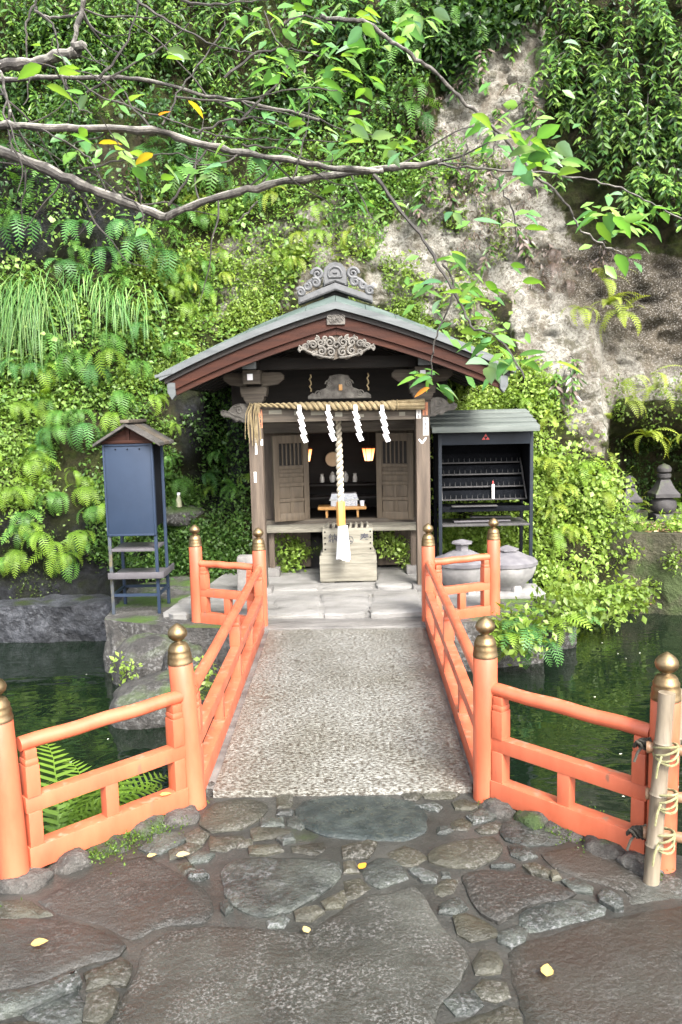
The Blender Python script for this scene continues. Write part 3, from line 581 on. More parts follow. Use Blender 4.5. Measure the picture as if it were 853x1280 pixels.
sb = MB(); a0, a1 = gz(338, 786, .022), gz(532, 783, .022); sb.box(((a0.x + a1.x) / 2, (a0.y + a1.y) / 2 + .11, 0.0), (a1.x - a0.x + .3, .34, .09), bev=.012); tag(obj('stone_step', sb, m_step), kind='structure')
# stone blocks / boulders left and right of the bridge, ledge of the towers, low wall of the left pool
for (px, py, zt, d, sd_, rz, lab) in [(196, 800, -.02, (.62, .42, .55), 3, .1, 'squared grey boulder below the blue cabinet at the water edge'), (215, 848, -.10, (.85, .62, .42), 5, .35, 'mossy pale boulder in the water beside the left bridge railing'),
                              (232, 812, -.06, (.34, .3, .4), 22, .5, 'low grey boulder between the squared block and the left railing'), (300, 800, -.06, (.3, .3, .4), 25, .1, 'small dark boulder at the foot of the far left railing post'), (150, 790, -.02, (.24, .4, .6), 8, .2, 'rust stained corner stone below the left leg of the blue cabinet'), (262, 800, -.10, (.35, .5, .3), 12, .1, 'dark boulder under the far end of the left railing'),
                              (690, 755, .02, (.35, .45, .5), 15, .3, 'pale stone carrying the fern mound beside the urns'), (640, 775, -.06, (.5, .4, .4), 18, 0, 'boulder hidden under the ferns at the far right bank')]:
    p = gz(px, py, zt - d[2] * .1); o = rock((p.x, p.y, zt - d[2] / 2), d, m_moss_rock, 'boulder', seed=sd_, sub=4, rz=rz, flat=d[2] / 2 - .02); tag(o, lab, 'boulder', 'boulders along the far bank')
p = gz(90, 790, WATER)
wl0 = block([(-15, 7.05), (-8, 6.95), (-4, 6.93), (q[0].x - .12, 6.9), (q[0].x + .05, 7.6), (-15, 7.9)], -1.0, -.02, 77, .10, M('blue_grey_pool_wall', (.010, .011, .013), (.06, .064, .074), c3=(.026, .028, .033), scale=7, detail=9, rough=.6, bump=1.0, bscale=14, dist=.06, spec=.3, voro=.4, voro_scale=26, voro_col=(.10, .105, .115), wear=((.02, .03, .006), .5, .62, 3, .2)), 'pool_wall', .07); tag(wl0, kind='structure')
m_ledge = M('mossy_ledge', (.014, .014, .006), (.075, .064, .042), c3=(.036, .034, .016), scale=4, rough=.85, bump=1.0, bscale=18, dist=.05, moss=((.028, .044, .008), .42, .55, 3, 0))
p = gz(800, 770, WATER)
ledge = block([(2.25, 7.72), (2.6, 7.52), (2.95, 7.42), (3.6, 7.36), (5, 7.3), (15, 7.2), (15, 9.3), (2.5, 9.3)], -1.0, .40, 91, .13, m_ledge, 'bank_ledge', .13); tag(ledge, kind='structure')

# ================================================================== BRIDGE
dl = [gz(266, 990, .03), gz(590, 982, .03), gz(530, 782, .03), gz(338, 785, .03)]
xc = sum(v.x for v in dl) / 4
br = thing('stone_bridge', 'short flat stone footbridge with a rough speckled deck between the vermilion railings', 'bridge', (xc, (dl[0].y + dl[2].y) / 2, 0))
def rel(v): return (v[0] - xc, v[1] - br.location.y)
y0, y1 = (dl[0].y + dl[1].y) / 2, (dl[2].y + dl[3].y) / 2
hw0, hw1 = (dl[1].x - dl[0].x) / 2, (dl[2].x - dl[3].x) / 2
def dgrid():
    nxg, nyg = 40, 90; V = []; Fq = []
    for j in range(nyg + 1):
        t = j / nyg; hw = hw0 + (hw1 - hw0) * t; cx = ((dl[0].x + dl[1].x) * (1 - t) + (dl[2].x + dl[3].x) * t) / 2 - xc
        for i in range(nxg + 1): V.append((cx + hw * (2 * i / nxg - 1), y0 + (y1 - y0) * t - br.location.y, .03))
    V = np.array(V); V[:, 2] += .006 * fbm(V[:, 0] * 14, V[:, 1] * 18, 0, 3, 2) * 2 + .004 * fbm(V[:, 0] * 40, V[:, 1] * 60, 0, 2, 6) * 2
    e = (np.abs(V[:, 1] - V[:, 1].min()) < 1e-6); V[e, 1] += .02 * fbm(V[e, 0] * 12, 0, 0, 3, 8)
    top = len(V); idx = np.arange(top).reshape(nyg + 1, nxg + 1)
    Fq = np.stack([idx[:-1, :-1], idx[:-1, 1:], idx[1:, 1:], idx[1:, :-1]], -1).reshape(-1, 4)
    loop = np.concatenate([idx[0, :], idx[1:, -1], idx[-1, -2::-1], idx[-2:0:-1, 0]])
    low = V[loop].copy(); low[:, 2] = -.12; lo = np.arange(len(loop)) + top
    side = np.stack([loop, lo, np.roll(lo, -1), np.roll(loop, -1)], -1)
    return np.concatenate([V, low]), np.concatenate([Fq, side])
V_, F_ = dgrid(); obj('deck', np_mesh('deck', V_, F_, smooth=True), m_deck, br).data.set_sharp_from_angle(angle=math.radians(45))
for s in (-1, 1):
    gbm = MB()
    gbm.bar((s * (hw0 + .03), y0 - br.location.y + .05, -.03), (s * (hw1 + .03), y1 - br.location.y, -.03), .10, .10, .01)
    obj('edge_beam', gbm, m_step, br)

FIN = [(.049, 0), (.0505, .006), (.0495, .012), (.048, .018), (.047, .03), (.0475, .036), (.0445, .042), (.0435, .052), (.0445, .058), (.040, .064), (.037, .074), (.031, .082), (.017, .088), (.0145, .094), (.024, .098), (.036, .110), (.0395, .122), (.037, .134), (.029, .146), (.016, .156), (.004, .164)]
fin_me = MB().lathe(FIN, n=28).mesh('finial', 50); fin_me.materials.append(m_brass)
post_me = MB().lathe([(.050, -.06), (.050, .0), (.0495, .30), (.0485, .60), (.045, .606)], n=28).mesh('post', 40); post_me.materials.append(m_paint)
def railing(posts, label, spans):
    base = Vector((posts[1].x, posts[1].y, 0)); t = thing('bridge_railing', label, 'railing', base, 'vermilion bridge railings')
    for i, p in enumerate(posts):
        o = obj('post', post_me, None, t, loc=p - base); lean = (-.022, -.055)[i] if p.x < 0 and i < 2 else 0
        o.rotation_euler = (random.uniform(-.012, .012), lean + random.uniform(-.008, .008), 0)
        if p.x < 0 and i == 0: o.scale = (1, 1, .955)
        obj('finial', fin_me, None, o, loc=(0, 0, .604))
    for i, (A, B_, bays) in enumerate(spans):
        a, b2 = posts[A] - base, posts[B_] - base; u = (b2 - a).normalized(); L = (b2 - a).length
        s0, s1 = a + u * .045, b2 - u * .045
        z3 = Vector((0, 0, 1))
        hp = [s0.lerp(s1, k / 12) + z3 * (.475 + .002 * math.sin(k * 1.3 + A)) for k in range(13)]
        obj('handrail', MB().tube(hp, .0265, 16), m_paint, t)
        obj('middle_rail', MB().bar(s0 + z3 * .255, s1 + z3 * .255, .05, .058, .004), m_paint, t)
        obj('bottom_rail', MB().bar(s0 + z3 * .060, s1 + z3 * .060, .062, .085, .004), m_paint, t)
        st = [.055] + [L * k / bays for k in range(1, bays)] + [L - .055 - .0]
        st = [.075] + [L * k / bays for k in range(1, bays)] + [L - .075]
        for k, d in enumerate(st):
            c = a + u * d; R = Matrix.Rotation(math.atan2(u.y, u.x), 3, 'Z')
            m = MB(); m.box(c + z3 * .34, (.05, .06, .115), R, .004); m.box(c + z3 * .409, (.05, .06, .028), R, .011); m.box(c + z3 * .437, (.042, .052, .036), R, .004)
            m.box(c + z3 * .163, (.05, .056, .128), R, .004)
            obj('stile', m, m_paint, t)
        for k in range(bays):
            c = a + u * (st[k] + st[k + 1]) / 2; R = Matrix.Rotation(math.atan2(u.y, u.x), 3, 'Z')
            obj('baluster', MB().box(c + z3 * .163, (.052, .046, .128), R, .004), m_paint, t)
    return t
railing(PL, 'vermilion railing with brass capped posts along the left side of the bridge', [(0, 1, 1), (1, 2, 2), (3, 2, 1)])
railing(PR, 'vermilion railing with brass capped posts along the right side, next to the bamboo fence', [(1, 0, 1), (1, 2, 2), (2, 3, 1)])

# ================================================================== BAMBOO FENCE
fb = gz(813, 1104); bf = thing('bamboo_fence', 'grey bamboo fence tied with twine in front of the right outer railing post', 'fence', fb)
def culm(p, q_, r, seed):
    p, q_ = Vector(p), Vector(q_); L = (q_ - p).length; pts, rr = [], []; n = max(2, int(L / .17))
    for i in range(n):
        for f_, k in ((0, 1.0), (.04, 1.13), (.08, 1.0), (.5, .96)):
            pts.append(p.lerp(q_, (i + f_) / n)); rr.append(r * k)
    pts.append(q_); rr.append(r)
    return MB().tube(pts, rr, 14)
top0 = gy(834, 866, fb.y + .02) - fb; rear0 = gz(829, 1086) - fb; rear1 = gy(847, 862, gz(829, 1086).y + .02) - fb
obj('upright', culm((0, 0, -.05), top0, .027, 1), m_bamboo, bf); obj('upright', culm(rear0 - Vector((0, 0, .05)), rear1, .026, 2), m_bamboo, bf)
dv = Vector((1, -.32, 0)).normalized()
for k in range(1, 4):
    f2 = dv * (.85 * k); obj('upright', culm(f2 + Vector((0, 0, -.05)), f2 + Vector((0.02, 0, .74)), .027, 5 + k), m_bamboo, bf)
for (px, py) in ((812, 934), (811, 992), (808, 1041)):
    a = gy(px, py, fb.y + .045) - fb; a = a - dv * .01
    obj('rail', culm(a, a + dv * 2.8 - Vector((0, 0, .01)), .0185, 3), m_bamboo_r, bf)
    k = MB(); c = a + dv * .055
    for j in range(4):
        pts = [c + Vector((math.cos(th) * .036, math.sin(th) * .05 - .015, .018 * math.sin(th * 1 + j) + (j - 1.5) * .009)) for th in np.linspace(0, 2 * PI, 17)]
        k.tube(pts, .0042, 6)
    k.tube([c + Vector((-.03, -.06, 0)), c + Vector((-.045, -.07, -.03)), c + Vector((-.05, -.07, -.07))], .004, 6)
    obj('rope_tie', k, m_rope, bf)
for (px, py) in ((806, 930), (797, 1040)):
    c = gy(px, py, fb.y + .08) - fb; k = MB()
    for j in range(6):
        ph = j * 1.05; k.tube([c + Vector((.020 * math.cos(th + ph) + .006 * j - .015, .02 * math.sin(th), .016 * math.sin(th * 2 + ph))) for th in np.linspace(0, 2 * PI, 11)], .0045, 6)
    k.tube([c, c + Vector((-.03, -.02, -.02)), c + Vector((-.045, -.03, -.05))], .005, 6)
    obj('twine_knot', k, m_twine, bf)

# ================================================================== SHRINE
YP = 6.86                    # plane of the front posts
YW = 7.78                    # plane of the door wall
def fx(px, py, y): p = gy(px, py, y); return p.x
def fz(px, py, y): p = gy(px, py, y); return p.z
SX = (fx(323, 620, YP) + fx(529, 620, YP)) / 2
sh = thing('shrine', 'small weathered wooden shrine with an arched gable roof and open doors below the cliff', 'shrine', (SX, YP, 0))
O = Vector((SX, YP, 0))
def L_(px, py, y): return gy(px, py, y) - O
XL, XR = fx(323, 620, YP) - SX, fx(529, 620, YP) - SX
zb = .055
# front posts
for x in (XL, XR):
    post = obj('front_post', MB().box((x, 0, (zb + 1.66) / 2), (.115, .115, 1.66 - zb), bev=.01), m_woodz, sh)
    obj('plinth', MB().box((x, 0, zb + .015), (.20, .20, .09), bev=.02), m_stone, post)
    obj('capital', MB().prism([(x - .06, 1.66), (x + .06, 1.66), (x + .085, 1.70), (x + .085, 1.72), (x + .10, 1.72), (x + .11, 1.765), (x + .11, 1.80), (x - .11, 1.80), (x - .11, 1.765), (x - .10, 1.72), (x - .085, 1.72), (x - .085, 1.70)], -.08, .08, .006), m_woodx, post)
    # bracket arms that carry the purlin
    m = MB()
    for s in (-1, 1):
        m.prism([(x + s * .06, 1.80), (x + s * .20, 1.82), (x + s * .25, 1.86), (x + s * .25, 1.89), (x + s * .22, 1.915), (x + s * .06, 1.915)], -.045, .045, .005)
    m.prism([(x - .07, 1.82), (x + .07, 1.82), (x + .07, 1.93), (x - .07, 1.93)], -.20, .09, .006)
    obj('bracket', m, m_woodx, post)
    obj('ward_plate', MB().box((x - .01, -.205, 1.875), (.045, .01, .05), bev=.003), m_paper, post)
# paper slips pasted on the posts: tiny, unreadable brush strokes
m_slip = M('slip_paper', (.55, .53, .5), (.72, .70, .67), scale=20, rough=.8, bump=.05); m_slipo = M('rusty_slip', (.32, .11, .05), (.45, .2, .11), scale=20, rough=.8, bump=.05); m_ink = M('ink', (.02, .02, .03), (.05, .05, .06), scale=20, rough=.7, bump=0)
def slip(px0, py0, px1, py1, mat, seed, strokes=3):
    a, c = L_(px0, py0, YP - .062), L_(px1, py1, YP - .062); w_, h_ = c.x - a.x, a.z - c.z
    o = obj('paper_slip', MB().box(((a.x + c.x) / 2, -.0595, (a.z + c.z) / 2), (w_, .003, h_)), mat, sh)
    if strokes:
        r_ = random.Random(seed); m = MB()
        for i in range(strokes):
            zc = a.z - h_ * (i + .5) / strokes; k = h_ / strokes * .36; xm = (a.x + c.x) / 2; hw = w_ * .32
            for j in range(3): m.box((xm + r_.uniform(-.2, .2) * hw, -.0625, zc + (j - 1) * k * .8), (hw * r_.uniform(1.0, 1.9), .002, k * .28), Matrix.Rotation(r_.uniform(-.2, .2), 3, 'Y'))
            m.box((xm + r_.uniform(-.3, .3) * hw, -.0627, zc), (k * .3, .002, k * 1.9))
        obj('brush_strokes', m, m_ink, o)
slip(528.5, 503, 535, 519, m_slipo, 1); slip(529, 522, 536, 544, m_slip, 2, 4); slip(520.5, 502, 526.5, 523, m_slip, 3, 4); slip(323.5, 512, 328.5, 535, m_slipo, 4, 4); slip(326, 549, 329, 557, m_slip, 5, 0); slip(318.5, 548, 322, 568, m_slip, 6, 3); slip(317.5, 590, 321, 603, m_slip, 7, 2)
m = MB(); a, b_, c = L_(524, 549, YP - .06), L_(528, 554, YP - .06), L_(533, 547, YP - .06)
for u, v in ((a, b_), (b_, c)): m.bar((u.x, -.0605, u.z), (v.x, -.0605, v.z), .004, .013)
obj('white_tick', m, m_paper, sh)
# tie beam under the rope, with carved noses beyond the posts
zt, zbm = fz(427, 506, YP), fz(427, 526, YP)
bm_ = obj('tie_beam', MB().box(((XL + XR) / 2, 0, (zt + zbm) / 2), (XR - XL - .118, .10, zt - zbm), bev=.006), m_woodx, sh)
for i in range(7):
    x = XL + .17 + i * (XR - XL - .34) / 6; obj('peeling_label', MB().box((x, -.0515, random.uniform(zbm + .04, zt - .04)), (random.uniform(.03, .11), .003, random.uniform(.02, .05))), m_pale, bm_)
def spiral(cx, cz, r0, turns, s=1, y=0, rad=.012, ph=0, n=22):
    return [Vector((cx + s * r0 * (1 - .86 * k / n) * math.cos(ph + 2 * PI * turns * k / n), y, cz + r0 * (1 - .86 * k / n) * math.sin(ph + 2 * PI * turns * k / n))) for k in range(n + 1)]
for s, x in ((-1, XL), (1, XR)):
    zc = (zt + zbm) / 2 + (.012 if s < 0 else .03)
    m = MB(); out = [(.06, -.075), (.10, -.075), (.13, -.055), (.155, -.066), (.185, -.045), (.215, -.03), (.26, -.028), (.285, -.005), (.285, .022), (.262, .034), (.245, .018), (.22, .022), (.20, .05), (.165, .075), (.12, .082), (.06, .078)]
    m.prism([(x + s * u, zc + v) for u, v in out], -.045, .045, .008)
    m.tube(spiral(x + s * .262, zc + .006, .024, 1.4, s, -.047, ph=1.5), .006, 6); m.tube(spiral(x + s * .13, zc + .03, .04, 1.3, s, -.047, ph=.5), .007, 6)
    for k in range(3): m.tube([Vector((x + s * (.075 + .03 * k), -.047, zc - .055 + .012 * k)), Vector((x + s * (.13 + .03 * k), -.05, zc - .02 + .01 * k)), Vector((x + s * (.20 + .02 * k), -.047, zc + .0 + .012 * k))], .005, 6)
    obj('carved_nose', m, m_carve, sh)
# frog-leg strut and gable beams
y_g = .02
m = MB(); c = L_(424.5, 483, YP); w_ = .26
prof = [(-1, -.10), (-1, -.075), (-.86, -.05), (-.72, -.058), (-.62, -.03), (-.42, -.01), (-.38, .04), (-.30, .085), (0, .10)]
m.prism([(c.x + u * w_, c.z + v) for u, v in prof] + [(c.x - u * w_, c.z + v) for u, v in reversed(prof[:-1])], -.06, .04, .006)
for s in (-1, 1):
    m.tube(spiral(c.x + s * .08, c.z + .02, .035, 1.5, s, -.062), .007, 6); m.tube(spiral(c.x + s * .17, c.z - .06, .03, 1.3, s, -.062), .006, 6)
obj('frog_leg_strut', m, m_carve, sh)
for s in (-1, 1): obj('hanging_tassel', MB().tube([Vector((c.x + s * .235 + .008 * math.sin(k * 2.2), -.085, c.z + .10 - .02 * k)) for k in range(8)], .007, 6), m_straw, sh)
obj('gong', MB().box((c.x + .01, -.075, c.z - .01), (.03, .03, .05), bev=.006), m_honey, sh)
obj('rainbow_beam', MB().box(((XL + XR) / 2, .0, 1.985), (XR - XL + .34, .10, .10), bev=.01), m_dark, sh)
obj('upper_beam', MB().box(((XL + XR) / 2, .16, 2.16), (XR - XL + .1, .10, .12), bev=.01), m_dark, sh)
obj('gable_board', MB().prism([(-1.0, 1.5), (1.0, 1.5), (1.0, 2.0), (.5, 2.2), (0, 2.28), (-.5, 2.2), (-1.0, 2.0)], .80, .82), m_dark, sh)
for x in (XL, XR):
    pu = obj('purlin', MB().box((x, .70, 2.0), (.10, 2.0, .12), bev=.006), m_dark, sh)
    obj('end_cap', MB().box((x, -.31, 2.0), (.112, .03, .135), bev=.005), m_lead, pu)
# roof -------------------------------------------------------------
YF = 6.32 - YP                  # front edge of the roof, local
APEX = fz(424, 377, 6.32); HW = 1.36
def T(x): x = abs(x); return APEX - .262 * x - .083 * x * x
def RISE(x): return .016 + .055 * max(0, 1 - abs(x) / HW)
NX = 24; XS = [-HW + 2 * HW * i / (2 * NX) for i in range(2 * NX + 1)]; YB = 8.75 - YP
def shell(top, bot, ya, yb, xs):
    m = MB(); bm = m.bm; ring = [(x, top(x)) for x in xs] + [(x, bot(x)) for x in reversed(xs)]
    A = [bm.verts.new((x, ya, z)) for x, z in ring]; B = [bm.verts.new((x, yb, z)) for x, z in ring]; N = len(ring)
    for i in range(N): bm.faces.new((A[i], A[(i + 1) % N], B[(i + 1) % N], B[i]))
    n = len(xs)
    for Q in (A, B):
        for i in range(n - 1): bm.faces.new((Q[i], Q[i + 1], Q[2 * n - 2 - i], Q[2 * n - 1 - i]))
    return m
roof = obj('roof', shell(lambda x: T(x) + RISE(x) - .004, lambda x: T(x) - .0, YF + .16, YB, XS), m_copper, sh)
# sloping copper sheets on the front edge, one by one
for i in range(12):
    xa, xb = -HW + 2 * HW * i / 12 + .002, -HW + 2 * HW * (i + 1) / 12 - .002; xs_ = [xa + (xb - xa) * k / 4 for k in range(5)]
    m = MB(); m.strip([(x, YF + .004, T(x) + .006) for x in xs_], [(x, YF + .17, T(x) + RISE(x) + (i % 2) * .002) for x in xs_]); m.strip([(x, YF + .004, T(x) + .001) for x in xs_], [(x, YF + .004, T(x) + .006) for x in xs_])
    obj('copper_sheet', m, m_copper, roof)
# long sheets on the two slopes with standing seams
for i in range(14):
    x = -HW + .1 + (2 * HW - .2) * i / 13
    if abs(x) > .12: obj('seam', MB().box((x, (YF + .2 + YB) / 2, T(x) + RISE(x) + .003), (.016, YB - YF - .22, .016)), m_copper, roof)
obj('edge_strip', shell(lambda x: T(x), lambda x: T(x) - .05, YF, YF + .16, XS), m_lead, roof)
XS2 = [x * .975 for x in XS]
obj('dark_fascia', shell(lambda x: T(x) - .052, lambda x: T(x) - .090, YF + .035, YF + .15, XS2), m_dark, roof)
XS3 = [x * .955 for x in XS if x <= 1e-6], [x * .955 for x in XS if x >= -1e-6]
for xs_ in XS3:
    bb = obj('bargeboard', shell(lambda x: T(x) - .093, lambda x: T(x) - .165 - .02 * (1 - abs(x) / HW), YF + .055, YF + .12, [x + (.001 if xs_[0] > -.1 else -.001) for x in xs_]), m_red, sh)
    obj('moulding', shell(lambda x: T(x) - .167 - .02 * (1 - abs(x) / HW), lambda x: T(x) - .212 - .025 * (1 - abs(x) / HW), YF + .075, YF + .125, [x + (.001 if xs_[0] > -.1 else -.001) for x in xs_]), m_red, bb)
    s = -1 if xs_[0] < -.1 else 1; xe = s * HW * .955
    a = T(xe)
    m = MB(); m.prism([(xe - s * .05, a - .095), (xe + s * .012, a - .09), (xe + s * .012, a - .17), (xe - s * .02, a - .225), (xe - s * .05, a - .19)], YF + .048, YF + .13, .003); obj('metal_tip', m, m_lead, bb)
    # flared eave tip in grey metal
    m = MB(); xe = s * HW; a = T(xe); m.prism([(xe - s * .10, T(xe - s * .1) + .0), (xe - s * .02, a + .004), (xe + s * .035, a - .006), (xe + s * .03, a - .03), (xe - s * .10, T(xe - s * .1) - .048)], YF - .006, YF + .2, .003); obj('eave_tip', m, m_lead, roof)
# soffit boards and rafters
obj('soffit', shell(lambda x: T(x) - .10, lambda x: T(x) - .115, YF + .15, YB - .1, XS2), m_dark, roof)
for s in (-1, 1):
    for k in range(7):
        y_ = YF + .30 + k * .24; xs_ = [s * (.12 + 1.12 * j / 6) for j in range(7)]
        m = MB(); 
        for j in range(6): m.bar((xs_[j], y_, T(xs_[j]) - .14), (xs_[j + 1] + s * .004, y_, T(xs_[j + 1]) - .14), .045, .05)
        obj('rafter', m, m_dark, roof)
# ridge with its end tile
obj('ridge', MB().box((0, (YF + .26 + YB) / 2, APEX - .03 + .16), (.20, YB - YF - .26, .14), bev=.02), m_tile, roof)
orn = obj('ridge_end_tile', MB().prism([(-.285, APEX - .03 + .035), (-.285, APEX - .03 + .085), (0, APEX - .03 + .19), (.285, APEX - .03 + .085), (.285, APEX - .03 + .035), (0, APEX - .03 + .135)], YF + .12, YF + .26, .008), m_tile, roof)
za = APEX - .03 + .17
arch = [(-.085, za + .0), (-.095, za + .07), (-.08, za + .13), (-.045, za + .165), (0, za + .175), (.045, za + .165), (.08, za + .13), (.095, za + .07), (.085, za + .0), (0, za + .03)]
m = MB(); m.prism(arch, YF + .13, YF + .24, .008)
ring = [Vector((.052 * math.cos(th), YF + .128, za + .085 + .052 * math.sin(th))) for th in np.linspace(-.5, PI + .5, 15)]
m.tube(ring + [ring[0]], .009, 8)
for (u, v) in ((0, .02), (-.02, -.012), (.02, -.012)): m.prism([(u - .018, za + .085 + v - .014), (u + .018, za + .085 + v - .014), (u, za + .085 + v + .016)], YF + .118, YF + .135)
for s in (-1, 1):
    for (cx, cz, r0, ph) in ((.135, .085, .046, 0), (.15, .022, .034, 1), (.265, -.045, .034, .5), (.215, -.005, .03, 2)): 
        m.tube(spiral(s * cx, za + cz, r0, 1.7, s, YF + .13, ph=ph, n=26), [.015 - .007 * k / 26 for k in range(27)], 8)
        m.lathe([(r0 * .9, 0), (r0 * .9, .06)], (0, 0, 0), 14) if False else None
        m.box((s * cx, YF + .17, za + cz), (r0 * 1.3, .06, r0 * 1.3), Matrix.Rotation(.78, 3, 'Y'), .008)
    m.tube([Vector((s * u, YF + .15, za + v)) for u, v in ((.10, .05), (.16, .05), (.20, .03), (.235, -.01), (.27, -.03), (.285, -.07))], [.016, .02, .018, .016, .014, .01], 8)
obj('scrollwork', m, m_tile, orn)
# metal crest and carved pendant under the gable
c = gy(418, 398, 6.32) - O; m = MB(); m.box((0, YF + .045, c.z), (.14, .016, .085), bev=.004)
for k in range(7): m.tube(spiral(-.05 + .0167 * k, c.z + .012 * (-1) ** k, .02, 1.2, 1, YF + .034, n=10), .004, 5)
obj('metal_crest', m, m_carve, sh)
zc = T(0) - .245; 
def lens(u): return .30 * u
m = MB(); n_ = 24
topc = [(-.29 + .58 * k / n_, zc + .005 - .28 * (abs(-.29 + .58 * k / n_)) ** 1.5) for k in range(n_ + 1)]
botc = [(x, z_ - .165 * max(0, 1 - (abs(x) / .29) ** 2.2) ** .75 - .012 + .008 * math.sin(x * 60)) for x, z_ in topc]
obj('pendant_board', MB().prism(topc + list(reversed(botc)), YF + .088, YF + .11, 0), m_woodx, sh)
r_ = random.Random(4)
for s in (-1, 1):
    for (u, v, r0, tn) in ((.05, -.05, .042, 1.6), (.045, -.125, .036, 1.4), (.12, -.05, .034, 1.5), (.115, -.115, .036, 1.5), (.18, -.065, .032, 1.5), (.175, -.125, .022, 1.2), (.235, -.08, .026, 1.5), (.275, -.095, .018, 1.2), (.085, -.02, .022, 1.2), (.15, -.02, .02, 1.2), (.21, -.045, .018, 1.2)):
        m.tube(spiral(s * u, zc + v, r0, tn, s, YF + .075, ph=r_.uniform(0, 6), n=18), [.0105 - .004 * k / 18 for k in range(19)], 6)
    m.tube([Vector((s * (.02 + .27 * k / 8), YF + .075, zc - .165 + .095 * (k / 8) ** 2)) for k in range(9)], .009, 6)
m.tube(spiral(0, zc - .075, .03, 1, 1, YF + .07), .009, 6)
obj('carved_pendant', m, m_carve, sh)
# body: door wall, sill, veranda, interior ------------------------------
yw = YW - YP
def Lw(px, py, y=YW): return gy(px, py, y) - O
oL, oR = Lw(386, 600).x, Lw(471, 600).x; zs0, zs1 = Lw(427, 648).z, Lw(427, 541).z
bw = .80
m = MB()
for xa, xb in ((-bw, oL), (oR, bw)): m.box(((xa + xb) / 2, yw + .05, (.1 + 2.0) / 2), (xb - xa, .05, 1.9))
obj('front_wall', m, m_woodz, sh)
obj('lintel', MB().box(((oL + oR) / 2, yw + .045, zs1 + .10), (oR - oL + .3, .075, .2), bev=.006), m_woodx, sh)
obj('head_beam', MB().box((0, yw - .02, Lw(427, 533).z), (2 * bw, .10, .10), bev=.006), m_woodx, sh)
obj('sill_beam', MB().box((0, yw - .01, zs0 - .055), (2 * bw - .02, .11, .115), bev=.006), m_woodx, sh)
yv = 7.50 - YP; zv = fz(427, 659, 7.5)
vr = obj('veranda', MB().box((0, (yv + yw) / 2, zv - .02), (1.46, yw - yv + .06, .035), bev=.004), m_pale, sh)
for k in range(4): obj('plank', MB().box((0, yv + .03 + k * .072, zv + .001), (1.47, .066, .012), bev=.003), m_pale, vr)
for x in (-.66, .66):
    leg = obj('veranda_post', MB().box((x, yv + .06, (zv + .1) / 2), (.05, .05, zv - .1), bev=.004), m_woodz, sh); obj('plinth', MB().box((x, yv + .05, .09), (.14, .14, .11), bev=.012), m_stone, leg)
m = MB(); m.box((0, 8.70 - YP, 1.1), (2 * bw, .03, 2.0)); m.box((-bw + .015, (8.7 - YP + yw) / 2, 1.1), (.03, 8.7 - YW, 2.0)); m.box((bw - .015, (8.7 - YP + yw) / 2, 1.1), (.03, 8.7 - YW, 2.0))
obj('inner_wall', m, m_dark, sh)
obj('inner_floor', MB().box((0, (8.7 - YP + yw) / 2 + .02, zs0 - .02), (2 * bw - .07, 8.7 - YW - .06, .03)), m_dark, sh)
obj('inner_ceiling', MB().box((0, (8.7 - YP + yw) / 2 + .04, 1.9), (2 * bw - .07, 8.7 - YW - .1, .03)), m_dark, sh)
for px_a, px_b, py, y in ((386, 470, 606, 8.35), (386, 470, 622, 8.1)):
    z_ = fz(427, py, y); obj('altar_shelf', MB().box((0, y - YP + .08, z_), (1.3, .22, .02), bev=.003), m_dark, sh)
# doors
def door(x0, x1, y_in, y_out, z0, z1):
    a = Vector((x0, y_in, 0)); b2 = Vector((x1, y_out, 0)); u = (b2 - a); W = u.length; u.normalize(); ang = math.atan2(u.y, u.x); R = Matrix.Rotation(ang, 3, 'Z'); H = z1 - z0
    def at(s, z): return a + u * (s * W) + Vector((0, 0, z0 + z * H))
    d = obj('door', MB().box(at(.5, .5) + R @ Vector((0, .014 if ang > -1 and ang < 1 else -.014, 0)), (W * .98, .010, H * .97), R), m_dark, sh)
    m = MB(); fw = .026
    for s in (fw / W, 1 - fw / W): m.box(at(s, .5), (fw * 2, .046, H), R, .003)
    for z in (.045, .245, .425, .54, .63, .955): m.box(at(.5, z), (W - fw * 4 - .001, .044, .034 if z not in (.955, .045) else .075), R, .003)
    obj('door_frame', m, m_door, d)
    for k in range(7): obj('slat', MB().box(at(.16 + .68 * k / 6, .775), (.012, .018, .27 * H), R), m_door, d)
    for s in (.31, .69):
        for z, hz in ((.145, .17), (.335, .15)): obj('panel', MB().box(at(s, z), (W * .30, .016, hz * H * .9), R, .003), m_door, d)
    obj('panel', MB().box(at(.5, .585), (W * .8, .016, .055 * H), R, .002), m_door, d)
    obj('panel', MB().box(at(.5, .485), (W * .8, .016, .08 * H), R, .002), m_door, d)
    for s in (.5,): obj('muntin', MB().box(at(s, .24), (.032, .03, .40 * H), R, .003), m_door, d)
    return d
zd0, zd1 = Lw(360, 651).z, Lw(360, 544).z
door(oL + .0, Lw(342, 600, YW - .11).x, yw - .025, yw - .14, zd0 + .012, zd1)
door(oR - .0, Lw(517, 600, YW - .06).x, yw - .025, yw - .085, zd0 + .0, zd1)

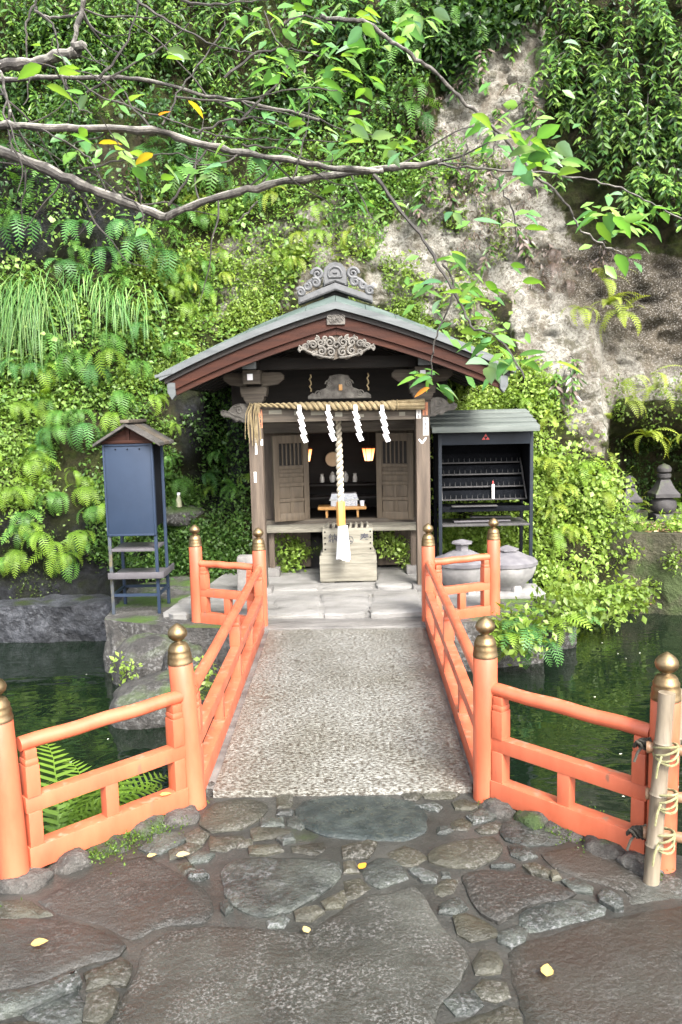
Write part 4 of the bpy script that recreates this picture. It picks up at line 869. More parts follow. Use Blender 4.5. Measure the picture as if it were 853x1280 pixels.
# ================================================================== THINGS ON AND IN THE SHRINE
m_flame = bpy.data.materials.new('lit_lantern_paper'); m_flame.use_nodes = True
_n = m_flame.node_tree.nodes; _l = m_flame.node_tree.links; _p = _n['Principled BSDF']; _p.inputs['Base Color'].default_value = (.9, .4, .15, 1)
_tc = _n.new('ShaderNodeTexCoord'); _g = _n.new('ShaderNodeTexGradient'); _g.gradient_type = 'SPHERICAL'; _mp = _n.new('ShaderNodeMapping'); _mp.inputs['Location'].default_value = (0, 0, .4); _mp.inputs['Scale'].default_value = (9, 9, 9)
_l.new(_tc.outputs['Object'], _mp.inputs[0]); _l.new(_mp.outputs[0], _g.inputs[0]); _r = _n.new('ShaderNodeValToRGB'); _r.color_ramp.elements[0].color = (.85, .16, .03, 1); _r.color_ramp.elements[1].color = (1, .62, .28, 1); _l.new(_g.outputs['Fac'], _r.inputs[0])
_l.new(_r.outputs[0], _p.inputs['Emission Color']); _p.inputs['Emission Strength'].default_value = .9
m_frame = M('lantern_frame', (.10, .03, .015), (.16, .05, .03), scale=20, rough=.5, bump=0)
for (px, py, y, lab) in ((461, 567, 8.0, 'lit orange lantern hanging in the shrine doorway beside the right door'), (382.5, 568, 8.05, 'lit orange lantern half hidden behind the left shrine door')):
    p = gy(px, py, y); t = thing('lantern', lab, 'lantern', p, 'lit lanterns in the shrine')
    obj('shade', MB().lathe([(.038, -.068), (.062, .05), (.062, .052)], n=6, smooth=False), m_flame, t)
    m = MB()
    for k in range(6):
        c0, s0 = math.cos(k * PI / 3), math.sin(k * PI / 3); m.tube([(.039 * c0, .039 * s0, -.07), (.064 * c0, .064 * s0, .052)], .003, 5)
    m.lathe([(.066, .05), (.068, .06), (.03, .075), (.006, .08)], n=6, smooth=False); m.lathe([(.041, -.076), (.041, -.068)], n=6, smooth=False); obj('frame', m, m_frame, t)
    obj('cord', MB().tube([(0, 0, .08), (0, 0, .45)], .004, 5), m_twine, t)
p = gy(416, 574, 8.55); tag(obj('mirror', MB().lathe([(.02, -.012), (.072, -.012), (.078, 0), (.072, .012), (.02, .012)], n=32), M('dull_bronze', (.48, .36, .22), (.62, .48, .32), scale=9, rough=.5, metal=.3, bump=.05), loc=p, rot=(PI / 2, 0, 0)), 'round dull bronze mirror at the back of the dark altar', 'mirror')
m_porc = M('white_porcelain', (0.4650, 0.4800, 0.4650), (0.5400, 0.5550, 0.5400), scale=4, rough=.2, bump=0); m_china = M('blue_patterned_tin', (0.4960, 0.5120, 0.5440), (0.6000, 0.6160, 0.6400), scale=8, rough=.4, bump=0, voro=.75, voro_scale=70, voro_col=(.16, .2, .32))
zsh = fz(427, 604, 8.4)
VP = {'vase': [(.022, 0), (.026, .02), (.024, .05), (.016, .07), (.02, .085), (.017, .088)], 'jar': [(.022, 0), (.03, .02), (.034, .05), (.028, .075), (.018, .082), (.02, .09), (.008, .108), (.003, .112)]}
for px, kind_, lab in ((403, 'vase', 'small white porcelain vase left of the white jar on the altar shelf'), (416, 'jar', 'small white lidded porcelain jar on the altar shelf'), (432, 'jar', 'white porcelain jar half hidden behind the bell rope'), (444, 'vase', 'small white porcelain vase under the right lantern on the altar shelf')):
    p = gy(px, 600, 8.4); tag(obj('porcelain_' + kind_, MB().lathe(VP[kind_], n=18), m_porc, loc=(p.x, p.y, zsh + .012)), lab, kind_, 'altar porcelain')
# tray with the tin on it
y_t = 7.86; a = gy(398, 641, y_t); c = gy(458, 634, y_t); zt_ = c.z
tr = thing('offering_tray', 'honey coloured wooden tray table standing on the shrine sill', 'tray', ((a.x + c.x) / 2, y_t + .06, zs0))
zrel = zt_ - zs0
obj('tray_top', MB().box((0, 0, zrel), (c.x - a.x, .22, .03), bev=.004), m_honey, tr)
for s in (-1, 1):
    for q_ in (-1, 1): obj('leg', MB().box((s * .15, q_ * .07, zrel / 2 - .008), (.02, .02, max(.02, zrel - .016))), m_honey, tr)
p = gy(430, 634, y_t + .05); zt2 = zt_ + .016; tin = thing('tin_box', 'white and blue patterned tin box on the honey coloured tray', 'box', (gy(430.5, 634, y_t).x, y_t + .06, zt2))
obj('body', MB().box((0, 0, .03), (.255, .14, .06), bev=.004), m_china, tin); obj('lid', MB().box((0, 0, .092), (.27, .15, .06), bev=.008, taper=.9), m_china, tin); obj('rim', MB().box((0, 0, .062), (.285, .16, .012), bev=.003), m_porc, tin)
p = gy(453, 632, y_t); tag(obj('paper_cup', MB().lathe([(.019, 0), (.023, .05), (.021, .05), (.018, .004)], n=16), m_paper, loc=(p.x, y_t, zt2)), 'small white cup at the right end of the tray', 'cup')
# rope, paper streamers, bell rope
def twisted(path, r, strands, turns, mat, name, parent=None, n=None, loc=None, taper=None):
    path = [Vector(p) for p in path]; N = len(path)
    m = MB()
    for s in range(strands):
        pts, rr = [], []
        for i, p in enumerate(path):
            t = (path[min(i + 1, N - 1)] - path[max(i - 1, 0)]).normalized(); a = Vector((0, 1, 0)) if abs(t.y) < .9 else Vector((1, 0, 0)); u = t.cross(a).normalized(); v = t.cross(u)
            k = taper[i] if taper else 1; th = 2 * PI * (turns * i / (N - 1) + s / strands)
            pts.append(p + (u * math.cos(th) + v * math.sin(th)) * r * .56 * k); rr.append(r * .54 * k)
        m.tube(pts, rr, 8)
    return obj(name, m, mat, parent, loc=loc)
yr = YP - .10; rp0, rp1 = gy(318, 506, yr), gy(531, 505, yr)
N = 150; path = [(rp0.x + (rp1.x - rp0.x) * i / N, yr, rp0.z + (rp1.z - rp0.z) * i / N - .014 * math.sin(PI * i / N)) for i in range(N + 1)]
tp = [.45 + .55 * min(1, max(0, (i - 12) / 40)) + (.15 if i > 118 else 0) for i in range(N + 1)]
rope = thing('straw_rope', 'twisted straw rope stretched across the front of the shrine with a frayed left end', 'rope', (0, 0, 0))
twisted(path[:124], .036, 2, 12, m_straw, 'strand', rope, taper=tp[:124])
m = MB()
for k in range(26):
    r_ = random.Random(k); x = path[118][0]; th = r_.uniform(0, 2 * PI); rr_ = .030 * math.sqrt(r_.random())
    m.tube([(x + j * (rp1.x - x) / 5, yr + rr_ * math.cos(th) * (1 + .06 * j), path[120][2] + rr_ * math.sin(th) * (1 + .06 * j)) for j in range(6)], .0085, 5)
m.tube([(path[121][0], yr + .037 * math.cos(a), path[121][2] + .037 * math.sin(a)) for a in np.linspace(0, 2 * PI, 13)], .007, 5); m.tube([(path[126][0], yr + .04 * math.cos(a), path[126][2] + .04 * math.sin(a)) for a in np.linspace(0, 2 * PI, 13)], .006, 5)
obj('bound_end', m, m_straw, rope)
m = MB()
for k in range(26):
    r_ = random.Random(k + 99); x0, y0_ = rp0.x + r_.uniform(-.035, .045), yr + r_.uniform(-.02, .02); ln = r_.uniform(.12, .34); sp = r_.uniform(-.05, .015)
    m.tube([(x0, y0_, rp0.z + r_.uniform(-.01, .02)), (x0 + sp * .6 - .01, y0_ - .01, rp0.z - ln * .3), (x0 + sp, y0_ - .015 + r_.uniform(-.01, .01), rp0.z - ln * .7), (x0 + sp * 1.05, y0_ - .01, rp0.z - ln)], .0028, 4)
fr = obj('frayed_end', m, m_straw, rope); fr['kind'] = 'stuff'
m_pap2 = m_paper
for i, (pxs, ln) in enumerate(((375, 47), (411, 45), (445, 45), (478.5, 46))):
    p0 = gy(pxs, 507, yr - .045); sc_ = ln * .00655; w_ = .042
    m = MB(); zz = 0; xx = -.005; segs = 4; y_ = 0
    for k in range(segs + 1):
        h_ = sc_ / (segs + .6) * (1.0 if k else .9); sl = .030 if k else .004; w_k = .036 if k else .028
        ax_ = xx; m.prism([(ax_ - w_k / 2, zz), (ax_ + w_k / 2, zz + (.012 if k else 0)), (ax_ + w_k / 2 + sl, zz - h_ + .012), (ax_ - w_k / 2 + sl, zz - h_)], y_ - .0008, y_ + .0008)
        zz -= h_ * .93; y_ += -.007 if k % 2 == 0 else .005; xx += sl - (.021 if k else .012)
    tag(obj('paper_streamer', m, m_pap2, loc=(p0.x, p0.y, p0.z + .005), rot=(0, 0, random.uniform(-.25, .25))), ['white zigzag paper streamer at the left end of the straw rope, before the left door', 'second zigzag paper streamer from the left, just left of the bell rope', 'zigzag paper streamer just right of the bell rope', 'white zigzag paper streamer at the right end of the straw rope, before the right door'][i], 'paper streamer', 'paper streamers on the straw rope')
yb_ = 7.02; b0, b1, b2_, b3 = gy(423, 520, yb_), gy(426, 627, yb_), gy(428, 657, yb_), gy(429, 699, yb_)
bell = thing('bell_rope', 'thick pale bell rope with wooden grip and white cloth end hanging before the doors', 'rope', (b0.x, yb_, b3.z))
base_ = Vector((b0.x, yb_, b3.z))
N = 90; pth = [(b0 - base_).lerp(b1 - base_, i / N) for i in range(N + 1)]
twisted(pth, .030, 2, 7.5, m_hemp, 'cord', bell, taper=[.72 + .28 * min(1, i / 40) for i in range(N + 1)])
obj('grip', MB().lathe([(.036, 0), (.038, .006), (.038, (b1 - b2_).z - .006), (.036, (b1 - b2_).z)], (b1.x - b0.x, 0, b2_.z - b3.z), 6, smooth=False), m_honey, bell)
m = MB(); H = b2_.z - b3.z; n_ = 28; rings = []
for j in range(7):
    t = j / 6; z_ = H * (1 - t)
    rings.append([m.bm.verts.new((b2_.x - b0.x + .004 + (.042 + .018 * t + .006 * math.sin(k * 2 * PI / n_ * 7) * t) * math.cos(2 * PI * k / n_), (.036 + .012 * t + .008 * math.sin(k * 2 * PI / n_ * 7 + 1) * t) * math.sin(2 * PI * k / n_), z_ + (.012 * math.sin(k * 2 * PI / n_ * 2) if j == 6 else 0))) for k in range(n_)])
for A, B in zip(rings, rings[1:]):
    for k in range(n_): f = m.bm.faces.new((A[k], B[k], B[(k + 1) % n_], A[(k + 1) % n_])); f.smooth = True
m.bm.faces.new(rings[0]); obj('cloth_end', m, m_cloth, bell)
# offering box
yo = 7.16; a, c = gy(400.5, 730, yo), gy(471, 694, yo); zo = .058
ob = thing('offering_box', 'bleached wooden offering box with two black characters and a slatted top', 'offering box', ((a.x + c.x) / 2, yo, zo)); bx = (a.x + c.x) / 2
w1 = c.x - a.x; h1 = c.z - zo
st = obj('stand', MB().box((0, .17, h1 / 2 + .012), (w1, .34, h1 - .024), bev=.006), m_pale, ob)
for s in (-1, 1): obj('foot', MB().box((s * (w1 / 2 - .07), .17, .012), (.12, .3, .025), bev=.003), m_pale, st)
obj('plank', MB().box((0, .17, h1 - .065), (w1 + .006, .346, .012), bev=.002), m_pale, st); obj('plank', MB().box((0, .17, h1 + .012), (w1 - .03, .32, .03), bev=.006), m_pale, st)
t_ = gy(404, 661, yo + .03); t2 = gy(467.5, 693, yo + .03); w2 = t2.x - t_.x; z2a, z2b = h1 + .026, t_.z - zo
bo = obj('box_body', MB().box((0, .165, (z2a + z2b) / 2), (w2, .27, z2b - z2a), bev=.006), m_pale, ob)
for k in range(8): obj('slat', MB().box((-w2 / 2 + .045 + (w2 - .09) * k / 7, .165, z2b + .008), (.022, .25, .024), Matrix.Rotation(.5 * (1 if k > 3 else -1), 3, 'Y'), .003), m_pale, bo)
obj('slot_floor', MB().box((0, .165, z2b + .001), (w2 - .06, .22, .006)), m_dark, bo)
m = MB()
for s in (-1, 1):
    for k in range(4): obj('nail_head', MB().box((s * (w2 / 2 - .022), .028, z2a + .03 + (z2b - z2a - .06) * k / 3), (.012, .008, .012), Matrix.Rotation(.78, 3, 'Y')), m_black, bo)
def glyph(txt, size, loc, mat, parent, name):
    cu = bpy.data.curves.new(name, 'FONT'); cu.body = txt; cu.size = size; cu.align_x = 'CENTER'; cu.align_y = 'CENTER'; cu.extrude = .0006; cu.offset = .0015
    tmp = bpy.data.objects.new('tmp', cu); COL.objects.link(tmp); dg = bpy.context.evaluated_depsgraph_get(); me = bpy.data.meshes.new_from_object(tmp.evaluated_get(dg)); bpy.data.objects.remove(tmp)
    me.materials.clear(); return obj(name, me, mat, parent, loc=loc, rot=(PI / 2, 0, 0))
zc_ = (z2a + z2b) / 2 + .015
glyph('納', .085, (gy(416.5, 678, yo).x - bx, .0285, zc_), m_ink, bo, 'lettering'); glyph('奉', .085, (gy(456, 677, yo).x - bx, .0285, zc_), m_ink, bo, 'lettering')
m = MB(); cx_ = gy(437, 680, yo).x - bx; m.tube([(cx_ + .034 * math.cos(a), .029, zc_ - .012 + .034 * math.sin(a)) for a in np.linspace(0, 2 * PI, 25)], .003, 6)
for (u, v) in ((0, .012), (-.014, -.01), (.014, -.01)): m.prism([(cx_ + u - .011, zc_ - .012 + v - .008), (cx_ + u + .011, zc_ - .012 + v - .008), (cx_ + u, zc_ - .012 + v + .011)], .028, .0305)
obj('crest', m, m_ink, bo)
# grey stone post beside the left bridge rail
p = gz(306, 752, .05); tag(obj('stone_block', MB().box((0, 0, .17), (.16, .14, .36), bev=.02, taper=.92), m_stone, loc=(p.x, p.y + .2, .05)), 'plain grey stone block standing left of the shrine post', 'stone block')

# ================================================================== BLUE CABINET (left)
yc = 6.32
def C_(px, py, y=yc): return gy(px, py, y)
f0, f1 = gz(144, 769, .03), gz(195, 766, .03); yc = (f0.y + f1.y) / 2
a, c = C_(136, 668, yc), C_(189.5, 556, yc); cx_ = (a.x + c.x) / 2; W = c.x - a.x
cb = thing('notice_cabinet', 'tall navy blue metal cabinet on thin legs with a small boarded roof', 'cabinet', (cx_, yc, .03)); D = .34
z0, z1 = a.z - .03, c.z - .03
obj('front_panel', MB().box((0, -.004, (z0 + z1) / 2), (W - .012, .01, z1 - z0), bev=.003), m_navy, cb)
obj('case', MB().box((.004, D / 2 + .01, (z0 + z1) / 2 + .02), (W - .03, D - .04, z1 - z0 - .05), bev=.003), m_black, cb)
m = MB()
for s in (-1, 1): m.box((s * (W / 2 + .001), -.012, (z0 + z1) / 2), (.014, .012, z1 - z0 + .02), bev=.002)
for z in (z0 - .006, z1 + .004): m.box((0, -.012, z), (W - .015, .012, .016), bev=.002)
obj('panel_frame', m, m_navy, cb)
for k in (-.25, 0, .25): obj('screw_head', MB().box((k * W, -.011, z1 - .03), (.010, .004, .010), Matrix.Rotation(.78, 3, 'Y')), m_black, cb)
for s in (-1, 1):
    for y_ in (.0, D):
        obj('leg', MB().box((s * (W / 2 - .004) + (.0 if y_ else .0), y_ + .008, (z1) / 2), (.024, .024, z1), bev=.002), m_rust if s < 0 and y_ == 0 else m_navy, cb)
zz = C_(170, 684, yc + .15).z - .03; obj('shelf', MB().box((.0, D / 2, zz), (W - .03, D, .022), bev=.004), m_greybox, cb)
zz = C_(170, 712, yc + .1).z - .03
sb_ = obj('shelf', MB().box((.02, D / 2 - .02, zz - .04), (W + .06, D + .06, .012), bev=.002), m_greybox, cb)
obj('shelf_lip', MB().box((.02, -.045, zz - .02), (W + .06, .012, .05), bev=.002), m_greybox, sb_); obj('shelf_lip', MB().box((.02 + W / 2 + .03, D / 2 - .02, zz - .02), (.012, D + .06, .05), bev=.002), m_greybox, sb_)
zz = C_(170, 744, yc).z - .03
m = MB(); m.box((0, .008, zz), (W - .03, .02, .022)); m.box((0, D + .008, zz), (W - .03, .02, .022)); m.box((-W / 2 + .004, D / 2, zz), (.018, D - .02, .02)); m.box((W / 2 - .004, D / 2, zz), (.018, D - .02, .02)); obj('crossbar', m, m_navy, cb)
ap = C_(163, 527, yc - .08); el, er = C_(125, 550, yc - .08), C_(206, 551, yc - .08)
rz_ = ap.z - .03; hwr = .255; drop = .165
for s in (-1, 1):
    for k in range(3):
        ya, yb2 = -.09 + k * .18, -.09 + (k + 1) * .18 - .006
        m = MB(); P_ = [(0, rz_ - .01), (s * hwr, rz_ - drop), (s * hwr, rz_ - drop - .022), (0, rz_ - .034)]
        m.prism([(u + .012, v + .003 * (k % 2)) for u, v in P_], ya, yb2, .002); obj('roof_board', m, m_woodx if k == 1 else m_greywood, cb)
obj('ridge_cap', MB().box((.012, .18, rz_ + .002), (.07, .56, .026), bev=.006), m_woodx, cb)
obj('gable', MB().prism([(-W / 2, z1 + .012), (W / 2, z1 + .012), (W / 2, z1 + .03), (.012, rz_ - .045), (-W / 2, z1 + .03)], -.01, .0), m_red, cb)
obj('gable_rail', MB().box((0, -.02, z1 + .028), (W + .03, .02, .024), bev=.003), m_red, cb); obj('king_post', MB().box((.012, -.018, (rz_ + z1) / 2), (.026, .018, rz_ - z1 - .06), bev=.002), m_red, cb)

# ================================================================== CANDLE RACK (right)
yk = 7.08
def K_(px, py, y=None): return gy(px, py, yk if y is None else y)
a, c = K_(550.5, 630), K_(664, 630); cx_ = (a.x + c.x) / 2; W = c.x - a.x; D = .40
ck = thing('candle_rack', 'black sooty metal candle rack with a boarded grey green roof', 'candle rack', (cx_, yk, .05))
def kz(py, y=None): return K_(607, py, y).z - .05
zt_ = kz(541)
for s in (-1, 1):
    for y_ in (0, D): obj('leg', MB().box((s * W / 2, y_, zt_ / 2), (.03, .03, zt_), bev=.003), m_navyblack if y_ == 0 else m_black, ck)
obj('fascia', MB().box((0, -.004, kz(548)), (W + .03, .02, kz(541) - kz(556)), bev=.003), m_navyblack, ck)
obj('case', MB().box((0, D + .02, (kz(541) + kz(632)) / 2), (W, .02, kz(541) - kz(632))), m_black, ck)
for s in (-1, 1): obj('side_panel', MB().box((s * (W / 2 + .0), D / 2, (kz(541) + kz(632)) / 2), (.012, D - .03, kz(541) - kz(632))), m_black, ck)
obj('top_panel', MB().box((0, D / 2, zt_ + .004), (W, D, .012)), m_black, ck)
# stepped candle tiers with spikes
for i, py in enumerate((578, 592.5, 608, 624)):
    y_ = .30 - i * .055; z_ = K_(607, py, yk + y_).z - .05
    tr_ = obj('candle_tier', MB().box((0, y_, z_), (W - .05, .05, .010), bev=.001), m_rail, ck)
    m = MB()
    for k in range(15): m.lathe([(.0035, 0), (.001, .036)], (-W / 2 + .06 + (W - .12) * k / 14, y_, z_ + .005), 6)
    obj('spikes', m, m_rail, tr_); obj('riser', MB().box((0, y_ + .027, z_ + .04), (W - .05, .004, .075)), m_black, tr_)
m = MB()
for s in (-1, 1): m.bar((s * (W / 2 - .03), .32, kz(576)), (s * (W / 2 - .025), .07, kz(626)), .012, .012)
obj('tier_frame', m, m_rail, ck)
m = MB(); m.box((0, .0, kz(636)), (W - .03, .03, .045), bev=.003); m.box((0, D / 2, kz(636)), (W - .03, D, .012)); obj('lower_beam', m, m_black, ck)
obj('ash_ledge', MB().box((-.1, -.01, kz(632)), (W * .5, .06, .01), bev=.002), m_rail, ck)
zz = kz(656); sh2 = obj('shelf', MB().box((0, D / 2 - .02, zz), (W - .03, D, .02), bev=.003), m_rail, ck)
for i, (u, w_, d_) in enumerate(((-.02, .5, .1), (.08, .36, .22))): obj('board', MB().box((u, d_, zz + .024 + i * .018), (w_, .09, .014), Matrix.Rotation(.06 * (1 - 2 * i), 3, 'Z'), .003), m_greybox, sh2)
# roof boards
ra, rb = gy(539, 524, yk - .1), gy(675, 520, yk - .1); rw = rb.x - ra.x; rcx = (ra.x + rb.x) / 2 - cx_
zf, zbk = gy(607, 535.5, yk - .12).z - .05, gy(607, 513, yk + .3).z - .05
for k in range(4):
    t0, t1 = k / 4, (k + 1) / 4; p0 = Vector((rcx, -.12 + .55 * t0, zf + (zbk - zf) * t0 + .012)); p1 = Vector((rcx, -.12 + .55 * t1 + .03, zf + (zbk - zf) * t1))
    d = p1 - p0; ang = math.atan2(d.z, d.y)
    obj('roof_board', MB().box((p0 + p1) / 2, (rw, d.length, .016), Matrix.Rotation(ang, 3, 'X'), .003), m_slat, ck)
obj('eave_board', MB().box((rcx, -.125, zf - .006), (rw - .01, .016, .05), bev=.003), m_slat, ck)
m_crest = M('red_enamel', (.38, .03, .025), (.5, .05, .04), scale=10, rough=.4, bump=0)
e_ = K_(607, 546) - Vector((cx_, yk, .05)); m = MB()
for (u, v) in ((0, .014), (-.017, -.012), (.017, -.012)): m.prism([(e_.x + u - .015, e_.z + v - .011), (e_.x + u + .015, e_.z + v - .011), (e_.x + u, e_.z + v + .013)], -.021, -.015)
obj('triangle_crest', m, m_crest, ck)
# one candle
m_wax = M('white_wax', (.80, .78, .74), (.86, .84, .8), scale=5, rough=.5, bump=0)
p = K_(616.5, 624, yk + .135); cn = thing('candle', 'single white candle standing in the black candle rack', 'candle', p + Vector((0, -.0, .006)))
hc = K_(616.5, 605, yk + .135).z - p.z - .006
obj('wax', MB().lathe([(.013, 0), (.0135, hc * .5), (.013, hc - .004), (.008, hc)], n=16), m_wax, cn); obj('tip', MB().lathe([(.008, hc - .001), (.0075, hc + .014), (.001, hc + .03)], n=12), m_crest, cn); obj('wick', MB().tube([(0, 0, hc + .028), (.002, 0, hc + .04)], .0015, 5), m_twine, cn)

# ================================================================== STONE URNS
for (px, py, pyt, r, y, seed, lab, knob) in ((578, 742, 683, .235, 6.74, 0, 'grey stone incense urn with a knobbed lid, left one behind the right railing', 1), (634, 742, 683, .245, 6.80, 1, 'pale stone incense urn with a pointed lid, right one of the two', 0)):
    p = gy(px, 722, y); zb0 = .055; ztop = gy(px, pyt, y).z
    u = thing('stone_urn', lab, 'urn', (p.x, y, zb0), 'stone urns under the candle rack'); H = ztop - zb0
    zr = gy(px, 705, y).z - zb0
    obj('bowl', MB().lathe([(r * .5, .02), (r * .55, .05), (r * .62, .065), (r * .86, zr * .55), (r * .97, zr * .85), (r * .98, zr), (r * .9, zr)], n=40), m_urn, u)
    for k in range(3):
        an = k * 2 * PI / 3 - PI / 2 + .4; obj('foot', MB().box((r * .52 * math.cos(an), r * .52 * math.sin(an), .03), (.09, .09, .08), an, .02, .8), m_urn, u)
    lid = obj('lid', MB().lathe([(r * .99, zr + .003), (r * 1.04, zr + .006), (r * 1.04, zr + .035), (r * 1.0, zr + .045), (r * .72, zr + .07), (r * .42, zr + .105), (r * .30, zr + .118)], n=12 if not knob else 32, phase=.2, smooth=bool(knob)), m_lid, u)
    if knob: obj('knob', MB().lathe([(r * .24, 0), (r * .24, .05), (r * .40, .062), (r * .40, .072), (.01, .095)], (0, 0, zr + .115), 6, phase=.3, smooth=False), m_lid, lid)
    else: obj('knob', MB().lathe([(r * .30, 0), (r * .42, .004), (r * .42, .012), (.01, .045)], (0, 0, zr + .116), 6, phase=.1, smooth=False), m_lid, lid)
    obj('slab', MB().box((.02 if seed else 0, -.02, -.005), (.52, .4, .045), bev=.012), m_urn, u)

# ================================================================== STONE TOWERS IN THE NICHE
for (px, pyb, pyt, y, lab, full) in ((829, 643, 579, 8.35, 'larger dark stone tower of stacked shapes in the right niche', 1), (786, 640, 594, 8.4, 'smaller brown stone tower in the left side of the niche', 0)):
    b0_ = gy(px, pyb, y); t0 = gy(px, pyt, y); H = t0.z - .40
    tw = thing('stone_tower', lab, 'stone tower', (b0_.x, y, .40), 'stone towers in the niche'); w_ = .135 if full else .115
    obj('base_block', MB().box((0, 0, H * .05), (w_ * 1.7, w_ * 1.7, H * .16), bev=.01), m_tomb, tw)
    obj('sphere', MB().lathe([(w_ * .5, H * .12), (w_ * .85, H * .18), (w_ * .98, H * .26), (w_ * .9, H * .35), (w_ * .6, H * .40)], n=24), m_tomb, tw)
    obj('roof_stone', MB().lathe([(w_ * .7, H * .40), (w_ * 1.28, H * .42), (w_ * 1.30, H * .48), (w_ * .86, H * .57), (w_ * .55, H * .70), (w_ * .5, H * .72)], n=4, phase=PI / 4, smooth=False), m_tomb, tw)
    obj('cup_stone', MB().lathe([(w_ * .34, H * .72), (w_ * .50, H * .76), (w_ * .52, H * .815), (w_ * .3, H * .825)], n=24), m_tomb, tw)
    obj('jewel_stone', MB().lathe([(w_ * .3, H * .825), (w_ * .52, H * .86), (w_ * .53, H * .91), (w_ * .38, H * .96), (w_ * .12, H * .985), (.003, H)], n=24), m_tomb, tw)

# bottle on its mossy ledge
p = gy(223, 633, 8.05); le = rock((p.x - .02, 8.12, p.z - .09), (.52, .5, .2), m_moss_rock, 'rock_ledge', seed=44, flat=.088); tag(le, 'mossy rock ledge carrying a bottle between cabinet and shrine', 'rock')
m_glass = M('dull_bottle', (.30, .32, .2), (.45, .42, .3), scale=10, rough=.3, bump=0)
bt = thing('bottle', 'small pale bottle standing on the mossy rock ledge', 'bottle', (p.x + .02, 8.0, p.z + .0)); obj('body', MB().lathe([(.028, 0), (.03, .01), (.03, .075), (.014, .105), (.013, .118)], n=18), m_glass, bt); obj('cap', MB().lathe([(.015, .118), (.015, .14), (.012, .142)], n=14), m_paper, bt)

# ================================================================== VEGETATION
def surf(px, py):
    d = ray(px, py); h = BV.ray_cast(CPOS, d)
    if h[0] is None: return None, None
    n = h[1]
    if n.dot(d) > 0: n = -n
    return h[0], n
def scatter(poly, n, thr=None, nsc=1.6, seed=0, veg_only=True):
    a = np.array(poly, float); lo, hi = a.min(0), a.max(0); P, N = [], []
    k = 0
    q = rng.uniform(lo, hi, (n * 4, 2)); q = q[inpoly(q[:, 0], q[:, 1], poly)][:n]
    for x, y in q:
        p, nn = surf(x, y)
        if p is not None: P.append(p[:]); N.append(nn[:])
    P, N = np.array(P), np.array(N)
    if thr is not None:
        f = fbm(P[:, 0] * nsc, P[:, 1] * nsc, P[:, 2] * nsc, 3, 40 + seed); k = f > thr; P, N = P[k], N[k]
    return P, N
DOWN = np.array([0, 0, -1.0]); UP = np.array([0, 0, 1.0]); FRONT = np.array([0, -1.0, 0])
def herb(P, N, k, size, cols, lift=.10, spread=.07, droop=.3, aspect=.6, seed=0, clump=1.3, flat=.5):
    """sprigs of k leaves over surface points; cols = list of pigment colours"""
    n = len(P); cl = np.clip(.45 + 2.2 * fbm(P[:, 0] * clump, P[:, 1] * clump, P[:, 2] * clump, 3, 60 + seed), 0.02, 1.2)
    base = P + N * (lift * cl * rng.uniform(.3, 1, n))[:, None]
    ci = rng.random(n); tone = np.clip(.5 + 1.1 * fbm(P[:, 0] * .9, P[:, 1] * .9, P[:, 2] * .9, 3, 80 + seed) + rng.normal(0, .14, n), 0, .999)
    C = np.array(cols); x = tone * (len(C) - 1); i0 = x.astype(int); f = (x - i0)[:, None]; C0 = C[i0] * (1 - f) + C[np.minimum(i0 + 1, len(C) - 1)] * f
    PB = np.repeat(base, k, 0) + rng.normal(0, spread, (n * k, 3)); NB = np.repeat(N, k, 0)
    A = rng.normal(0, 1, (n * k, 3)) + NB * .5 + DOWN * droop; 
    nr = NB * flat + UP * .55 + rng.normal(0, .35, (n * k, 3))
    s = size * rng.uniform(.55, 1.3, n * k); Cc = np.repeat(C0, k, 0) * rng.uniform(.75, 1.25, (n * k, 1))
    return leaves(PB, A, nr, s, s * aspect * rng.uniform(.8, 1.15, n * k), Cc, True)
YG = [(.07, .13, .018), (.125, .21, .03), (.19, .285, .05), (.27, .35, .105)]      # yellow green herbs
MG = [(.022, .062, .014), (.05, .12, .024), (.09, .18, .034), (.15, .25, .05)]    # mid greens
DG = [(.012, .038, .012), (.026, .068, .018), (.048, .11, .026), (.085, .165, .035)]    # dark greens
def cover(name, sets, label, catg='ground cover', mat=None):
    parts = [herb(*a, **k) for a, k in sets if len(a[0])]
    V, F, C = cat(parts); return tag(obj(name, np_mesh(name, V, F, C), mat or m_leafy), label, catg, kind='stuff')
L_UP = [(-160, -80), (640, -80), (560, 60), (500, 150), (380, 180), (250, 230), (-160, 330)]
L_MID = [(-160, 240), (230, 230), (400, 170), (520, 150), (590, 190), (560, 260), (480, 290), (470, 330), (420, 330), (190, 480), (-160, 640)]
L_ROOF = [(150, 330), (420, 300), (640, 380), (640, 470), (500, 420), (420, 360), (300, 420), (200, 480), (150, 500)]
L_LOW = [(-160, 470), (200, 470), (210, 560), (150, 640), (60, 690), (-160, 720)]
L_SIDE = [(190, 480), (330, 480), (335, 560), (330, 730), (200, 735), (120, 700), (110, 560)]
L_MND = [(640, 450), (690, 480), (720, 560), (765, 600), (800, 690), (805, 770), (640, 780), (560, 700), (560, 480)]
def thin(S, polys, keep):
    P, N = S; px, py, _ = project(P); k = np.ones(len(P), bool)
    for q in polys: k &= ~(inpoly(px, py, q) & (rng.random(len(P)) > keep))
    return P[k], N[k]
S1 = thin(scatter(L_UP, 12000, -.01, 2.8, seed=1), DARK, .3); S1b = thin(scatter(L_UP, 9000, .02, 3.4, seed=21), DARK, .25)
S2 = thin(scatter(L_MID, 14000, .01, 3.2, seed=2), DARK, .25); S2b = thin(scatter(L_MID, 6500, .01, 4.2, seed=22), DARK, .25)
S3 = scatter(L_ROOF, 13500, .075, 4.2, seed=3); S3b = scatter(L_ROOF, 4200, .06, 5.5, seed=23); S4 = thin(scatter(L_LOW, 9000, -.0, 3, seed=4), DARK, .15)
